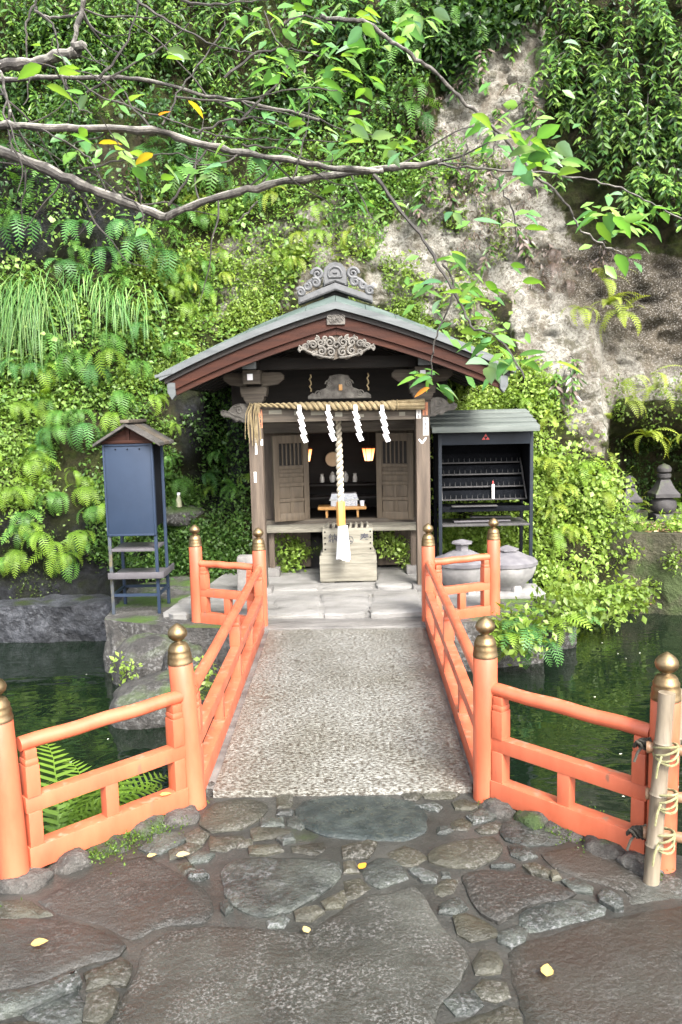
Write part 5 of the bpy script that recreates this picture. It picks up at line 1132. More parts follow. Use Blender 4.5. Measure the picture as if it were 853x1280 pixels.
S5 = thin(scatter(L_SIDE, 12000, -.08, 3, seed=5), DARK, .3); S6 = scatter(L_MND, 12000, -.05, 3.4, seed=6); S6b = scatter(L_MND, 4200, .0, 4, seed=26)
cover('cliff_foliage', [((*S1, 4, .058, DG), dict(lift=.42, spread=.08, seed=1, clump=2.2)), ((*S1b, 4, .046, MG[1:]), dict(lift=.5, spread=.08, seed=31, clump=2.6)), ((*S2, 4, .042, MG[1:] + [YG[2]]), dict(lift=.24, seed=2, spread=.05, clump=2.8)), ((*S2b, 3, .058, MG[1:] + [YG[3]]), dict(lift=.32, seed=32, spread=.06, aspect=.75, clump=2.8))], 'mixed leaves over the upper left cliff behind the branches')
cover('cliff_herb', [((*S3, 4, .036, YG), dict(lift=.13, seed=3, spread=.045, clump=3.2)), ((*S3b, 3, .055, YG[1:]), dict(lift=.2, seed=33, spread=.05, aspect=.8, clump=3.2)), ((*S4, 4, .042, MG[1:] + YG[1:]), dict(lift=.22, seed=4, spread=.05, clump=2.8))], 'bright low herbs on the pale cliff face behind the shrine roof')
cover('bank_ivy', [((*S5, 4, .042, MG), dict(lift=.14, seed=5, spread=.045, clump=3.2))], 'dense small leaved creeper on the bank between cabinet and shrine')
cover('mound_herb', [((*S6, 5, .038, YG[1:]), dict(lift=.32, seed=6, spread=.05, clump=2.8)), ((*S6b, 4, .052, YG[1:]), dict(lift=.36, seed=36, spread=.06, clump=2.8, aspect=.75))], 'dense bright green herbs on the mound right of the candle rack')
DRY = [(.05, .038, .03), (.10, .078, .066), (.17, .135, .12), (.12, .10, .06)]
D1_ = [scatter(q, n, .0, 5, seed=50 + k) for k, (q, n) in enumerate((([(480, 110), (560, 120), (570, 180), (500, 175)], 260), ([(560, 205), (650, 210), (660, 300), (570, 310)], 420), ([(655, 305), (760, 300), (765, 345), (665, 365)], 420), ([(150, 190), (200, 230), (190, 330), (160, 330)], 120), ([(300, 20), (440, 40), (430, 110), (320, 90)], 160)))]
cover('withered_leaves', [((*d, 4, .06, DRY), dict(lift=.09, spread=.05, droop=1.6, aspect=.3, flat=.2)) for d in D1_], 'withered brown leaves hanging in patches on the bare cliff', 'withered leaves')
R_TOP = [(560, -80), (680, -80), (680, 10), (640, 40), (590, 70), (540, 110)]; R_SPR = [(470, 230), (560, 180), (640, 200), (650, 300), (600, 360), (520, 330)]; R_EDGE = [(755, 610), (1000, 600), (1000, 660), (860, 665), (780, 650)]; R_N = [(750, 480), (1000, 470), (1000, 560), (853, 555), (770, 560)]
R_IN = [(765, 545), (1000, 530), (1000, 645), (765, 645)]
S15 = scatter(R_IN, 1500, -.05, 4, seed=19)
R_FAR = [(720, -80), (1050, -80), (1050, 330), (900, 330), (850, 240), (730, 150)]
S7 = scatter(R_TOP, 1300, -.1, seed=7); S8 = scatter(R_SPR, 2200, .05, 4.2, seed=8); S9 = scatter(R_EDGE, 700, -.05, 3, seed=9); S10 = scatter(R_N, 900, -.02, 3, seed=10); S11 = scatter(R_FAR, 2200, .03, 2.4, seed=11)
SD1 = scatter([(-900, -300), (-160, -300), (-160, 720), (-900, 800)], 5000, -.1, seed=12); SD2 = scatter([(1000, -300), (1700, -300), (1700, 700), (1000, 700)], 4000, -.05, seed=13); SD3 = scatter([(-160, -420), (1000, -420), (1000, -80), (-160, -80)], 5000, -.12, seed=14)
cover('cliff_foliage', [((*S15, 4, .036, MG), dict(lift=.06, spread=.04)), ((*S7, 4, .09, DG), dict(lift=.3, spread=.09)), ((*S11, 4, .07, DG), dict(lift=.2, spread=.08)), ((*S8, 4, .034, YG), dict(lift=.07, spread=.045)), ((*S9, 4, .038, YG), dict(lift=.1, spread=.05)), ((*S10, 4, .038, YG), dict(lift=.08, spread=.05))], 'patchy leaves across the bare pale cliff on the right and round the niche')
cover('cliff_foliage', [((*SD1, 4, .11, MG), dict(lift=.3, spread=.1)), ((*SD2, 4, .11, DG), dict(lift=.3, spread=.1)), ((*SD3, 4, .11, DG), dict(lift=.4, spread=.1))], 'leaves covering the cliff beyond the picture edges')

# ---- ferns ---------------------------------------------------------
def frond_mesh(name, droop, npin, wid, col, tipcol, seed, curl=0.0):
    r_ = random.Random(seed); V, F, C = [], [], []
    n = npin; P = []; ang = .9 if droop < .9 else .45; x = z = yy = 0.0
    for i in range(n + 1):
        P.append(Vector((x, yy, z))); t = i / n; a = ang - (droop + curl * t) * 2.2 * t; x += math.cos(a) / n; z += math.sin(a) / n; yy += r_.uniform(-.006, .006)
    for i in range(n):
        t = (i + .5) / n; p = P[i]; d = (P[i + 1] - P[i]).normalized(); s = Vector((0, 1, 0)); up = d.cross(s).normalized() * -1
        L = wid * (math.sin(PI * min(1, t * .86 + .14)) ** .8) * r_.uniform(.88, 1.08) + .01; w = 1.0 / n * .46
        c = [col[k] * (1 - t) + tipcol[k] * t for k in range(3)]; b = len(V)
        for sg in (-1, 1):
            ax = (s * sg + d * .35 - up * .18 + Vector((0, 0, -.12))).normalized(); b = len(V)
            q = p + d * (.5 / n) * (0 if sg < 0 else .6)
            V += [q - d * w * .5, q + d * w * .5, q + ax * L * .55 + d * w * .62, q + ax * L * .55 - d * w * .38, q + ax * L + d * w * .25]
            F += [(b, b + 1, b + 2), (b, b + 2, b + 3), (b + 3, b + 2, b + 4)]
            C += [c] * 5
        b = len(V); wr = .008 * (1 - t) + .002
        V += [p - s * wr + up * .003, p + s * wr + up * .003, P[i + 1] + s * wr * .9 + up * .003, P[i + 1] - s * wr * .9 + up * .003]; F += [(b, b + 1, b + 2), (b, b + 2, b + 3)]; C += [[k * .8 for k in c]] * 4
    me = np_mesh(name, np.array([v[:] for v in V]), np.array(F), np.array(C)); me.materials.append(m_fern); return me
def fset(col, tip, s0, wid=.17): return [frond_mesh('frond', d, 15, wid * random.uniform(.85, 1.2), col, tip, s0 + i) for i, d in enumerate((.55, .8, 1.0, 1.15, 1.3))]
FR = {'bright': fset((.10, .20, .022), (.19, .30, .035), 1), 'mid': fset((.055, .15, .026), (.10, .22, .04), 11), 'deep': fset((.03, .095, .024), (.06, .16, .04), 21), 'yellow': fset((.15, .22, .025), (.27, .33, .05), 31, .15), 'dry': fset((.07, .05, .04), (.15, .115, .10), 41, .12), 'blue': fset((.045, .14, .04), (.085, .21, .055), 51)}
def fern(px, py, size, kind, label, group, n=6, at=None, nrm_=None, hang=.5, name='fern', proud=.2):
    if at is None:
        p, nn = surf(px, py)
        if p is None: return
    else: p, nn = Vector(at), Vector(nrm_ or (0, -1, .2))
    out = Vector((nn.x, nn.y, 0)); out = out.normalized() if out.length > .1 else Vector((0, -1, 0))
    t = thing(name, label, 'fern', p + nn * (.02 if at is not None else proud), group); az = math.atan2(out.y, out.x)
    for i in range(n):
        s = size * random.uniform(.7, 1.15); a = az + (i - (n - 1) / 2) * (2.3 / n) + random.uniform(-.3, .3)
        me = FR[kind][min(4, max(0, int(random.gauss(2 + 2 * (hang - .5) * 1.6, 1.0))))]
        o = obj('frond', me, None, t); o.scale = (s, s * random.uniform(.85, 1.1), s); o.rotation_euler = (random.uniform(-.35, .35), random.uniform(-.25, .35) + hang * .35, a)
    return t
ORD = 'first second third fourth fifth sixth seventh eighth ninth tenth eleventh twelfth thirteenth fourteenth fifteenth sixteenth seventeenth eighteenth nineteenth twentieth'.split()
def ferns(pts, size, kind, label, group, **k):
    pts = sorted(pts, key=lambda q: q[0]); n_ = len(pts); base_l = label
    for i_, q in enumerate(pts):
        side, j_ = ('left', i_) if i_ < (n_ + 1) // 2 else ('right', n_ - 1 - i_)
        label = base_l + ', ' + (ORD[j_] + ' from the ' + side if j_ else side + 'most')
        kk = kind if isinstance(kind, str) else random.choice(kind)
        fern(q[0], q[1], size * random.uniform(.8, 1.2) * (q[2] if len(q) > 2 else 1), kk, label, group, **k)
def rnd_pts(poly, n, mind=16):
    a = np.array(poly, float); out = []; g = 0
    while len(out) < n and g < 4000:
        g += 1; x, y = random.uniform(a[:, 0].min(), a[:, 0].max()), random.uniform(a[:, 1].min(), a[:, 1].max())
        if inpoly(np.array([x]), np.array([y]), poly)[0] and all((x - u) ** 2 + (y - v) ** 2 > mind ** 2 for u, v in out): out.append((x, y))
    return out
ferns([(30, 228), (62, 235), (120, 284), (95, 300), (135, 326), (70, 322), (150, 296), (186, 322), (200, 222), (218, 208), (228, 186), (262, 218), (290, 236), (20, 292), (45, 270), (172, 205), (8, 205), (250, 262), (320, 205), (345, 232)], .42, ('mid', 'deep', 'blue'), 'fern on the dark upper left cliff under the branches', 'ferns on the upper left cliff', hang=.75)
ferns(rnd_pts([(-30, 575), (125, 585), (150, 640), (115, 690), (60, 705), (0, 715), (-30, 715)], 38, 15), .28, ('bright', 'bright', 'mid'), 'bright fern in the curtain above the left pool', 'ferns above the left pool', hang=.9, n=6)
ferns([(85, 492), (102, 530), (60, 548), (78, 520), (40, 462), (115, 470), (20, 520), (140, 440), (100, 440), (150, 520), (60, 420, 1.1), (170, 400), (190, 440)], .34, ('mid', 'bright', 'blue'), 'mid green fern on the left cliff below the grass tufts', 'ferns below the grass tufts', hang=.8)
ferns([(744, 372), (768, 386), (722, 410), (752, 402), (775, 404), (737, 388)], .34, 'yellow', 'yellow green fern on the bare rock right of the roof', 'yellow ferns on the bare rock', hang=.5)
ferns([(672, 330), (690, 322), (706, 338), (684, 346)], .34, 'dry', 'withered brown fern on the pale rock', 'withered ferns on the pale rock', hang=1.1)
ferns([(768, 500), (785, 494), (802, 490), (820, 488), (838, 492), (856, 498), (776, 520), (796, 526), (818, 530), (840, 530), (860, 525), (764, 545), (880, 510)], .30, 'yellow', 'yellow green fern fringing the top of the right niche', 'ferns over the niche', hang=.55, n=5)
ferns([(478, 108), (498, 135), (466, 92), (520, 120), (540, 150), (500, 70)], .36, ('mid', 'deep'), 'dark fern at the top centre beside the bare rock', 'ferns at the top centre', hang=.7)
ferns([(246, 566), (238, 590), (262, 600), (285, 570), (300, 610), (225, 580)], .26, ('mid', 'deep'), 'small fern in the dark gap between cabinet and shrine', 'ferns beside the shrine', hang=.6)
ferns(rnd_pts([(230, 250), (430, 240), (560, 250), (460, 320), (300, 370), (200, 410)], 16, 24), .26, ('yellow', 'bright'), 'small light fern among the herbs above the shrine roof', 'small ferns above the roof', hang=.7, n=5)
ferns(rnd_pts([(665, 490), (700, 560), (760, 620), (795, 720), (700, 750), (670, 650)], 24, 20), .26, ('yellow', 'bright'), 'bright fern growing in the mound right of the candle rack', 'ferns in the mound', hang=.6, n=5)
ferns(rnd_pts([(770, 625), (860, 620), (870, 645), (790, 655)], 6, 16), .2, ('yellow', 'bright'), 'small fern at the feet of the stone towers', 'ferns by the stone towers', hang=.4, n=5)
for (px, py, z) in ((62, 720, .12), (182, 700, .12)):
    pass
ferns(rnd_pts([(150, 250), (330, 225), (330, 300), (230, 400), (170, 470), (110, 560), (0, 560), (0, 480), (110, 420)], 30, 26), .33, ('mid', 'mid', 'bright', 'blue'), 'fern among the mixed leaves of the left cliff', 'ferns scattered over the left cliff', hang=.85)
ferns(rnd_pts([(190, 545), (330, 560), (330, 700), (205, 700)], 10, 26), .2, ('mid', 'bright'), 'small fern in the creeper between cabinet and shrine', 'ferns in the creeper', hang=.7, n=5)
ferns([(478, 20), (520, 60), (600, 30), (560, 10), (690, 60)], .34, 'mid', 'fern near the top edge of the cliff beside the bare rock', 'ferns near the top edge', hang=.9)
fern(72, 706, .22, 'bright', 'single small fern low on the dark left pool wall', None, hang=.9)
fern(180, 512, .26, 'bright', 'small fern just above the cabinet roof', None, hang=.6)
# ferns at the near left bank and on the far right bank
for (px, py, z, s, lab) in ((70, 1050, -.06, .46, 'lush bright fern at the pool edge behind the left railing, nearer the outer post'), (118, 1036, -.08, .42, 'lush bright fern at the pool edge behind the left railing, nearer the bridge')):
    p = gz(px, py, z); fern(0, 0, s, 'bright', lab, 'ferns behind the left railing', n=13, at=p, nrm_=(.2, .7, .6), hang=.2)
for k, (px, py, z, s) in enumerate(((655, 785, .0, .34), (690, 780, -.05, .34), (632, 795, -.05, .30), (668, 800, -.1, .32), (715, 775, -.08, .28), (645, 770, .05, .3), (622, 800, -.12, .26))):
    p = gz(px, py, z); fern(0, 0, s, random.choice(('bright', 'yellow', 'blue')), 'bright fern spilling over the far right bank, ' + ('second from the left', 'second from the right', 'third from the left', 'middle one', 'rightmost', 'highest one', 'leftmost')[k], 'ferns on the far right bank', n=7, at=p, nrm_=(.1, -.8, .4), hang=.35)
# leafy plants on the far right bank
def bush(c, r, n, size, cols, name, label, catg, grp=None, k=4, squash=.7, mat=None, aspect=.6, droop=.3):
    d = rng.normal(0, 1, (n, 3)); d = nrm(d); rad = rng.uniform(.45, 1, n) ** .6
    P = np.array(c) + d * rad[:, None] * np.array([r, r, r * squash]); V, F, C = herb(P, d, k, size, cols, lift=.03, spread=size * .7, droop=droop, aspect=aspect)
    t = thing(name, label, catg, c, grp); o = np.array(c)
    obj('foliage', np_mesh('foliage', V - o, F, C), mat or m_leafy, t)
    m = MB()
    for i in range(6): e = d[i] * r * .8; m.tube([(0, 0, -r * squash), (e[0] * .4, e[1] * .4, e[2] * .2), tuple(e * np.array([1, 1, squash]))], [.006, .004, .002], 5)
    obj('stem', m, m_twig, t); return t
for (px, py, z, r, n, lab) in ((700, 760, .05, .20, 130, 'round bright herb clump below the mound at the right water edge'), (758, 752, .0, .20, 150, 'light green herb clump overhanging the water at the foot of the mound'), (650, 790, -.02, .20, 110, 'leafy plant spilling from the far right bank behind the inner railing post'), (790, 745, .02, .13, 70, 'small herb clump at the right end of the mound above the water')):
    p = gz(px, py, z); bush((p.x, p.y, p.z), r, n, .06, YG, 'herb_clump', lab, 'plant', 'herb clumps at the right water edge')
for (px, py, y, r, n, lab) in ((356, 682, 7.72, .085, 80, 'bright herb under the left end of the veranda, high against the boards'), (375, 690, 7.75, .08, 70, 'bright herb under the left half of the veranda, nearer the offering box'), (366, 704, 7.7, .055, 34, 'small herb tuft hanging below the two left herbs under the veranda'), (482, 678, 7.74, .085, 80, 'bright herb under the veranda just right of the offering box'), (499, 684, 7.72, .075, 60, 'bright herb under the right end of the veranda'), (507, 700, 7.68, .05, 26, 'small trailing herb beside the right veranda post'), (356, 715, 7.8, .09, 40, 'small trailing herb below the left plant under the veranda'), (253, 838, 5.0, .10, 30, 'yellow green plant seen through the left bridge railing'), (158, 835, 5.6, .07, 16, 'small plant on the mossy boulder by the left pool')):
    p = gy(px, py, y); bush((p.x, p.y, p.z), r, n, .045, YG, 'herb', lab, 'plant', 'small herbs round the shrine', squash=1.0)
for (px, py, y, r, n, lab) in ((792, 655, 7.75, .12, 60, 'light herb before the smaller stone tower'), (838, 662, 7.65, .16, 110, 'light herb clump before the larger stone tower'), (862, 655, 7.7, .15, 90, 'light herb at the right edge of the ledge'), (846, 700, 7.42, .11, 50, 'small herb on the face of the right ledge'), (808, 735, 7.36, .09, 36, 'small fern like herb low on the right ledge face'), (780, 690, 7.5, .12, 60, 'light herb between the mound and the right ledge')):
    p = gy(px, py, y); bush((p.x, p.y, p.z), r, n, .04, YG[1:], 'herb', lab, 'plant', 'small herbs on the right ledge')
for (px, py, y, r, n, lab) in ((20, 700, 7.05, .12, 50, 'herb hanging low on the left pool wall'), (112, 690, 7.1, .10, 40, 'herb on the dark pool wall left of the cabinet'), (128, 650, 7.2, .12, 60, 'bright herb tucked behind the left side of the cabinet')):
    p, nn = surf(px, py); bush((p.x, p.y - .03, p.z), r, n, .036, MG[1:] + YG[1:3], 'herb', lab, 'plant', 'small herbs on the left pool wall')
S16 = scatter([(-40, 660), (130, 650), (140, 745), (-40, 745)], 700, .06, 5, seed=61); cover('moss', [((*S16, 4, .022, [(.03, .05, .01), (.06, .10, .014)]), dict(lift=.015, spread=.03))], 'small moss and seedlings on the dark left pool wall', 'moss')
# low bank behind the veranda space
rock((SX - .45, 8.12, .16), (.6, .4, .5), m_tomb, 'under_rock', sh, seed=3); rock((SX + .42, 8.12, .16), (.6, .4, .5), m_tomb, 'under_rock', sh, seed=5)
for o in (x for x in bpy.data.objects if x.name.startswith('under_rock')): o.location = Vector(o.location) - O

# ---- long grass tufts ----------------------------------------------
def tuft(px, py, n, L, label, spread=.25):
    p, nn = surf(px, py); t = thing('grass_tuft', label, 'grass', p, 'long grass tufts on the left cliff'); V, F, C = [], [], []
    for i in range(n):
        a = random.gauss(-PI / 2, .75); el = random.uniform(.1, 1.1); v = Vector((math.cos(a) * math.cos(el), math.sin(a) * math.cos(el), math.sin(el))); q = Vector((random.gauss(0, spread), -.15 + random.gauss(0, .03), random.gauss(0, spread * .45)))
        ln = L * random.uniform(.55, 1.15); s = Vector((-v.y, v.x, 0)).normalized(); w = random.uniform(.005, .009); b = len(V); c = random.choice(((.09, .21, .05), (.13, .26, .06), (.07, .17, .045), (.2, .31, .1))); K = 8
        for j in range(K + 1):
            u = j / K; V += [q - s * w * (1 - u * .9), q + s * w * (1 - u * .9)]; C += [c, c]
            if j < K: F.append((b + 2 * j, b + 2 * j + 1, b + 2 * j + 3, b + 2 * j + 2)); v = (v + Vector((0, 0, -.27 - .25 * (j < 3)))).normalized(); q = q + v * ln / K
    return obj('blades', np_mesh('blades', np.array([x[:] for x in V]), np.array(F), np.array(C)), m_grass, t)
tuft(38, 372, 330, .95, 'largest tuft of long pale green grass arching down the left cliff', .22); tuft(158, 372, 110, .55, 'thinner tuft of long grass right of the large one', .2); tuft(-70, 360, 160, .9, 'grass tuft at the very left edge of the picture', .3); tuft(112, 352, 60, .4, 'short grass tuft above the gap between the two larger ones', .16)

# ---- hanging shrubs on the right cliff ------------------------------
def hang_shrub(px, py, n_st, L, label, cols, wid=.5):
    p, nn = surf(px, py); t = thing('hanging_shrub', label, 'shrub', p, 'shrubs hanging on the right cliff'); st = MB(); PB, A, N_, S_, C_ = [], [], [], [], []
    for i in range(n_st):
        q = Vector((random.gauss(0, wid * .5), random.uniform(-.1, .05), random.gauss(.1, wid * .35))); v = Vector((random.gauss(0, .5), -random.uniform(.4, 1), random.uniform(-.2, .7))).normalized(); pts = [q.copy()]; ln = L * random.uniform(.5, 1.1); K = 9
        for j in range(K):
            v = (v + Vector((0, .02, -.24))).normalized(); q = q + v * ln / K; pts.append(q.copy())
            if j > 1:
                for m_ in range(5):
                    a = random.uniform(0, 6.28); d = Vector((math.cos(a), math.sin(a) * .8 - .3, -random.uniform(.1, .9))) + v * .5
                    PB.append(q[:]); A.append(d[:]); N_.append((random.gauss(0, .3), -.5 + random.gauss(0, .3), .8)); S_.append(random.uniform(.07, .125)); c = random.choice(cols); k_ = random.uniform(.8, 1.2); C_.append([x * k_ for x in c])
        if n_st <= 6: obj('stem', MB().tube(pts, [.005 - .0035 * k / K for k in range(K + 1)], 5), m_twig, t)
        else: st.tube(pts, [.006 - .0045 * k / K for k in range(K + 1)], 4, False)
    V, F, C = leaves(np.array(PB), np.array(A), np.array(N_), np.array(S_), np.array(S_) * .32, np.array(C_))
    obj('foliage', np_mesh('foliage', V, F, C), m_shrub, t)
    if n_st > 6: obj('stem', st, m_twig, t)
for (px, py, n, L, wd, lab) in ((742, 90, 46, .7, .5, 'dark glossy shrub hanging highest on the right cliff, under the top edge'), (795, 120, 46, .75, .5, 'dark glossy shrub hanging on the right cliff below the top corner'), (712, 130, 26, .6, .3, 'dark glossy shrub edging the bare pale rock on its left'), (768, 175, 46, .7, .5, 'dense dark shrub in the middle of the right cliff'), (835, 170, 50, .9, .45, 'dark shrub hanging at the right picture edge'), (720, 30, 45, .7, .5, 'leafy shrub on the rim at the top right of the cliff'), (810, 240, 34, .55, .35, 'trailing lowest shrub above the dark speckled rock'), (820, 40, 50, .9, .6, 'pale twiggy shrub in the top right corner'), (630, -10, 26, .4, .5, 'leafy shrub at the top edge above the bare rock'), (920, 150, 60, .9, .6, 'dark shrub just beyond the right picture edge'), (540, 30, 40, .6, .4, 'glossy shrub at the top centre of the cliff'), (450, 20, 40, .6, .5, 'dark shrub at the top, behind the crossing branches')):
    hang_shrub(px, py, int(n * .62), L, lab, [DG[1], DG[2], DG[3], MG[2], MG[3]] if px > 560 else [DG[1], DG[2], MG[2]], wd)
for (px, py, n, L, wd, lab) in ((60, 40, 60, .6, .7, 'dark bushy shrub in the top left corner of the cliff'), (170, 60, 60, .6, .7, 'dark bushy shrub behind the upper left branches'), (290, 60, 55, .6, .7, 'dark bushy shrub behind the middle of the branches'), (380, 110, 45, .5, .6, 'bushy shrub low behind the branch crossing'), (30, 130, 50, .6, .6, 'dark shrub at the left edge behind the thick branches')):
    hang_shrub(px, py, int(n * .55), L, lab, [DG[2], MG[1], MG[2], MG[3]], wd)

for (px, py, n, L, lab) in ((600, 95, 5, .5, 'thin creeper trailing down the top of the bare pale rock'), (640, 150, 4, .55, 'thin creeper in the middle of the bare pale rock strip'), (575, 215, 5, .5, 'thin creeper at the left margin of the bare rock'), (640, 300, 5, .45, 'thin creeper below the withered leaves on the bare rock'), (700, 470, 4, .4, 'thin creeper on the pale rock above the leafy mound'), (530, 250, 5, .4, 'thin creeper on the pale rock patch left of the strip')):
    hang_shrub(px, py, n, L, lab, [MG[1], MG[2], DRY[1], DRY[2]], .3)
# ================================================================== CHERRY TREE (branches reach in from the left)
TY = 3.25
ct = thing('cherry_tree', 'cherry tree reaching in from the left with lichened branches and sparse green leaves', 'tree', (-2.75, 2.2, 0))
CT = Vector(ct.location)
def bpath(pts, y0, y1=None):
    y1 = y0 if y1 is None else y1; n = len(pts); return [gy(x, y, y0 + (y1 - y0) * i / max(1, n - 1)) - CT for i, (x, y) in enumerate(pts)]
def smooth(p, k=5):
    out = []; n = len(p)
    for i in range(n - 1):
        a, b, c, d = p[max(i - 1, 0)], p[i], p[i + 1], p[min(i + 2, n - 1)]
        for j in range(k):
            t = j / k; out.append(.5 * ((2 * b) + (c - a) * t + (2 * a - 5 * b + 4 * c - d) * t * t + (3 * b - a - 3 * c + d) * t ** 3))
    return out + [p[-1]]
TW = []
def branch(pts, y0, r0, r1, y1=None, mat=m_bark, name='branch', knob=True):
    p = smooth(bpath(pts, y0, y1)); n = len(p); R = [.78 * (r0 + (r1 - r0) * i / (n - 1)) * y0 / FPX * (1 + (.10 * math.sin(i * 1.7) + random.uniform(-.12, .16) + (.25 if random.random() < .07 else 0) if knob else 0)) for i in range(n)]
    p = [q + Vector((random.gauss(0, .003), random.gauss(0, .004), random.gauss(0, .003))) for q in p]
    o = obj(name, MB().tube(p, R, 10 if r0 > 3 else 6), mat, ct); TW.append(p); return p
A_ = lambda L: [(x / 1.984, y / 1.984) for x, y in L]
B_2 = lambda L: [(430 + x / 2.0166, y / 2.0166) for x, y in L]
branch([(-160, 100), (-60, 165), (30, 200), (90, 225), (150, 250), (210, 273)], TY, 10, 6.5)
branch([(206, 272), (250, 253), (310, 237), (370, 225), (430, 217), (480, 211), (545, 202), (553, 201)], TY, 6, 4)
branch([(-160, 120), (-30, 152), (30, 158), (100, 160), (190, 163), (240, 178), (300, 190), (360, 200), (420, 210), (480, 214)], TY - .08, 6, 4)
branch([(-160, 130), (-20, 86), (40, 79), (85, 66), (104, 56)], TY + .15, 9, 7)
branch([(92, 62), (99, 25), (108, -15), (120, -60)], TY + .15, 4, 3)
branch([(-60, 110), (0, 101), (60, 97), (120, 97), (190, 101), (260, 121), (330, 132), (400, 150)], TY + .3, 4, 2)
branch([(-2, 80), (8, 118), (12, 148), (15, 190)], TY - .05, 2.4, 1.6)
branch([(45, 10), (55, 20), (75, 22), (100, 15)], TY + .2, 2.4, 1.6)
branch([(470, 218), (500, 262), (530, 300), (550, 335), (575, 375), (590, 408), (620, 420), (640, 445), (656, 472)], TY - .2, 3, 1.2, TY - .5, m_twig)
branch([(552, 330), (566, 350), (562, 385), (545, 420), (540, 445), (540, 470)], TY - .3, 1.8, .9, None, m_twig)
branch(B_2([(-60, 40), (0, 50), (60, 60), (120, 100), (180, 145), (240, 190), (290, 245), (340, 290), (390, 335), (440, 390), (480, 440), (530, 480), (570, 530), (600, 580), (650, 615), (700, 640)]), TY - .3, 3.4, 1.2, TY - .1)
branch(B_2([(240, 415), (330, 425), (450, 432), (560, 442), (650, 460), (730, 490), (800, 525), (870, 560)]), TY - .05, 2, 1)
branch(B_2([(370, 430), (400, 480), (430, 545), (437, 600), (412, 648)]), TY - .05, 1.5, .9, None, m_twig)
branch(B_2([(380, 335), (378, 380), (350, 420)]), TY - .1, 1.4, .9, None, m_twig); branch(B_2([(315, 365), (300, 400), (285, 430)]), TY - .1, 1.4, .9, None, m_twig)
for L in ([(340, 0), (420, 55), (500, 95), (560, 120), (640, 130)], [(405, 310), (440, 235), (500, 150), (545, 90), (565, 40)], [(420, 512), (470, 430), (530, 350), (562, 305)], [(725, 448), (745, 380), (765, 300), (765, 230)], [(590, 305), (645, 250), (690, 205), (715, 150), (680, 90), (655, 30)], [(190, 200), (250, 240), (340, 270), (430, 300), (520, 330), (600, 345), (700, 345), (840, 350)], [(90, 0), (70, 60), (65, 130), (75, 200), (60, 260)], [(85, 25), (130, 60), (140, 110), (180, 200)], [(200, 420), (300, 400), (420, 380), (500, 400)], [(440, 240), (540, 250), (640, 240), (740, 220), (860, 230)], [(560, 190), (640, 130), (720, 120), (800, 140)], [(215, 230), (330, 160), (410, 110), (470, 60)], [(600, 360), (700, 370), (780, 400), (860, 390)], [(100, 320), (200, 370), (240, 420), (260, 470)], [(300, 480), (350, 520), (345, 560)], [(640, 500), (600, 540), (585, 550)], [(-20, 400), (40, 410), (70, 390)], [(20, 300), (22, 350), (30, 380)], [(240, 200), (300, 130), (330, 60), (350, -20)], [(450, 0), (520, 10), (600, 5), (700, -10)], [(480, 330), (560, 300), (640, 290), (720, 310)], [(700, 60), (760, 40), (840, 70)], [(150, 190), (190, 260), (230, 280)]):
    branch(A_(L), TY + random.uniform(-.25, .25), random.uniform(1.5, 2.4), .8, None, m_twig, 'twig', False)
for k in range(46):
    pth = random.choice(TW[:7]); p0 = random.choice(pth[4:]); d = Vector((random.uniform(-.3, 1), random.uniform(-.25, .45), random.uniform(-.75, .6))).normalized(); L = random.uniform(.15, .5); pts = [p0.copy()]; q = p0.copy()
    for j in range(5): d = (d + Vector((random.gauss(0, .22), random.gauss(0, .15), random.gauss(0, .22)))).normalized(); q = q + d * L / 5; pts.append(q.copy())
    obj('twig', MB().tube(smooth(pts, 3), [.0042 - .0028 * i / 15 for i in range(16)], 5), m_twig, ct); TW.append(pts)
# trunk out of the frame on the left
tr_pts = [Vector((0, 0, -.1)), Vector((.03, .05, .8)), Vector((-.05, .1, 1.6)), Vector((.05, .3, 2.1)), Vector((.3, .7, 2.55)), gy(-160, 105, TY) - CT]
obj('trunk', MB().tube(smooth(tr_pts, 6), [.17 - .13 * i / 30 for i in range(31)], 14), m_bark, ct)
obj('branch', MB().tube(smooth([tr_pts[2], Vector((.1, .5, 2.3)), gy(-160, 130, TY + .1) - CT], 6), [.06 - .03 * i / 12 for i in range(13)], 10), m_bark, ct)
# leaves: eight shared meshes, each leaf its own object
def cherry_leaf(seed, col):
    r_ = random.Random(seed); V, F, C = [], [], []; n = 8; bend = r_.uniform(.2, .8); fold = r_.uniform(.1, .35); tw = r_.uniform(-.3, .3)
    for i in range(n + 1):
        t = i / n; w = .29 * (math.sin(PI * t ** .85) ** .75) * (1 - .35 * t * t) if 0 < t < 1 else .004; z = -.35 * bend * t * t; s_ = 1 + (.05 * (-1) ** i if 0 < t < .95 else 0)
        V += [(t, -w * s_, z + w * fold + tw * t * -w), (t, 0, z), (t, w * s_, z + w * fold + tw * t * w)]; C += [[c * .92 for c in col], [min(1, c * 1.25) for c in col], col]
        if i < n: b = 3 * i; F += [(b, b + 1, b + 4, b + 3), (b + 1, b + 2, b + 5, b + 4)]
    V = [(x + .18, y, z) for x, y, z in V]; b = len(V); V += [(0, -.008, .03), (0, .008, .03), (.19, .006, 0), (.19, -.006, 0)]; C += [(.12, .10, .04)] * 4; F.append((b, b + 1, b + 2, b + 3))
    me = np_mesh('leaf', np.array(V), np.array(F), np.array(C), smooth=True); me.materials.append(m_cherry); return me
CL = [cherry_leaf(i, c) for i, c in enumerate([(.08, .21, .06), (.10, .25, .06), (.08, .2, .09), (.15, .31, .05), (.12, .27, .12), (.19, .34, .07), (.2, .33, .2)])]
CY = [cherry_leaf(50, (.42, .32, .03)), cherry_leaf(51, (.45, .17, .03))]
allp = [p for pth in TW for p in pth]
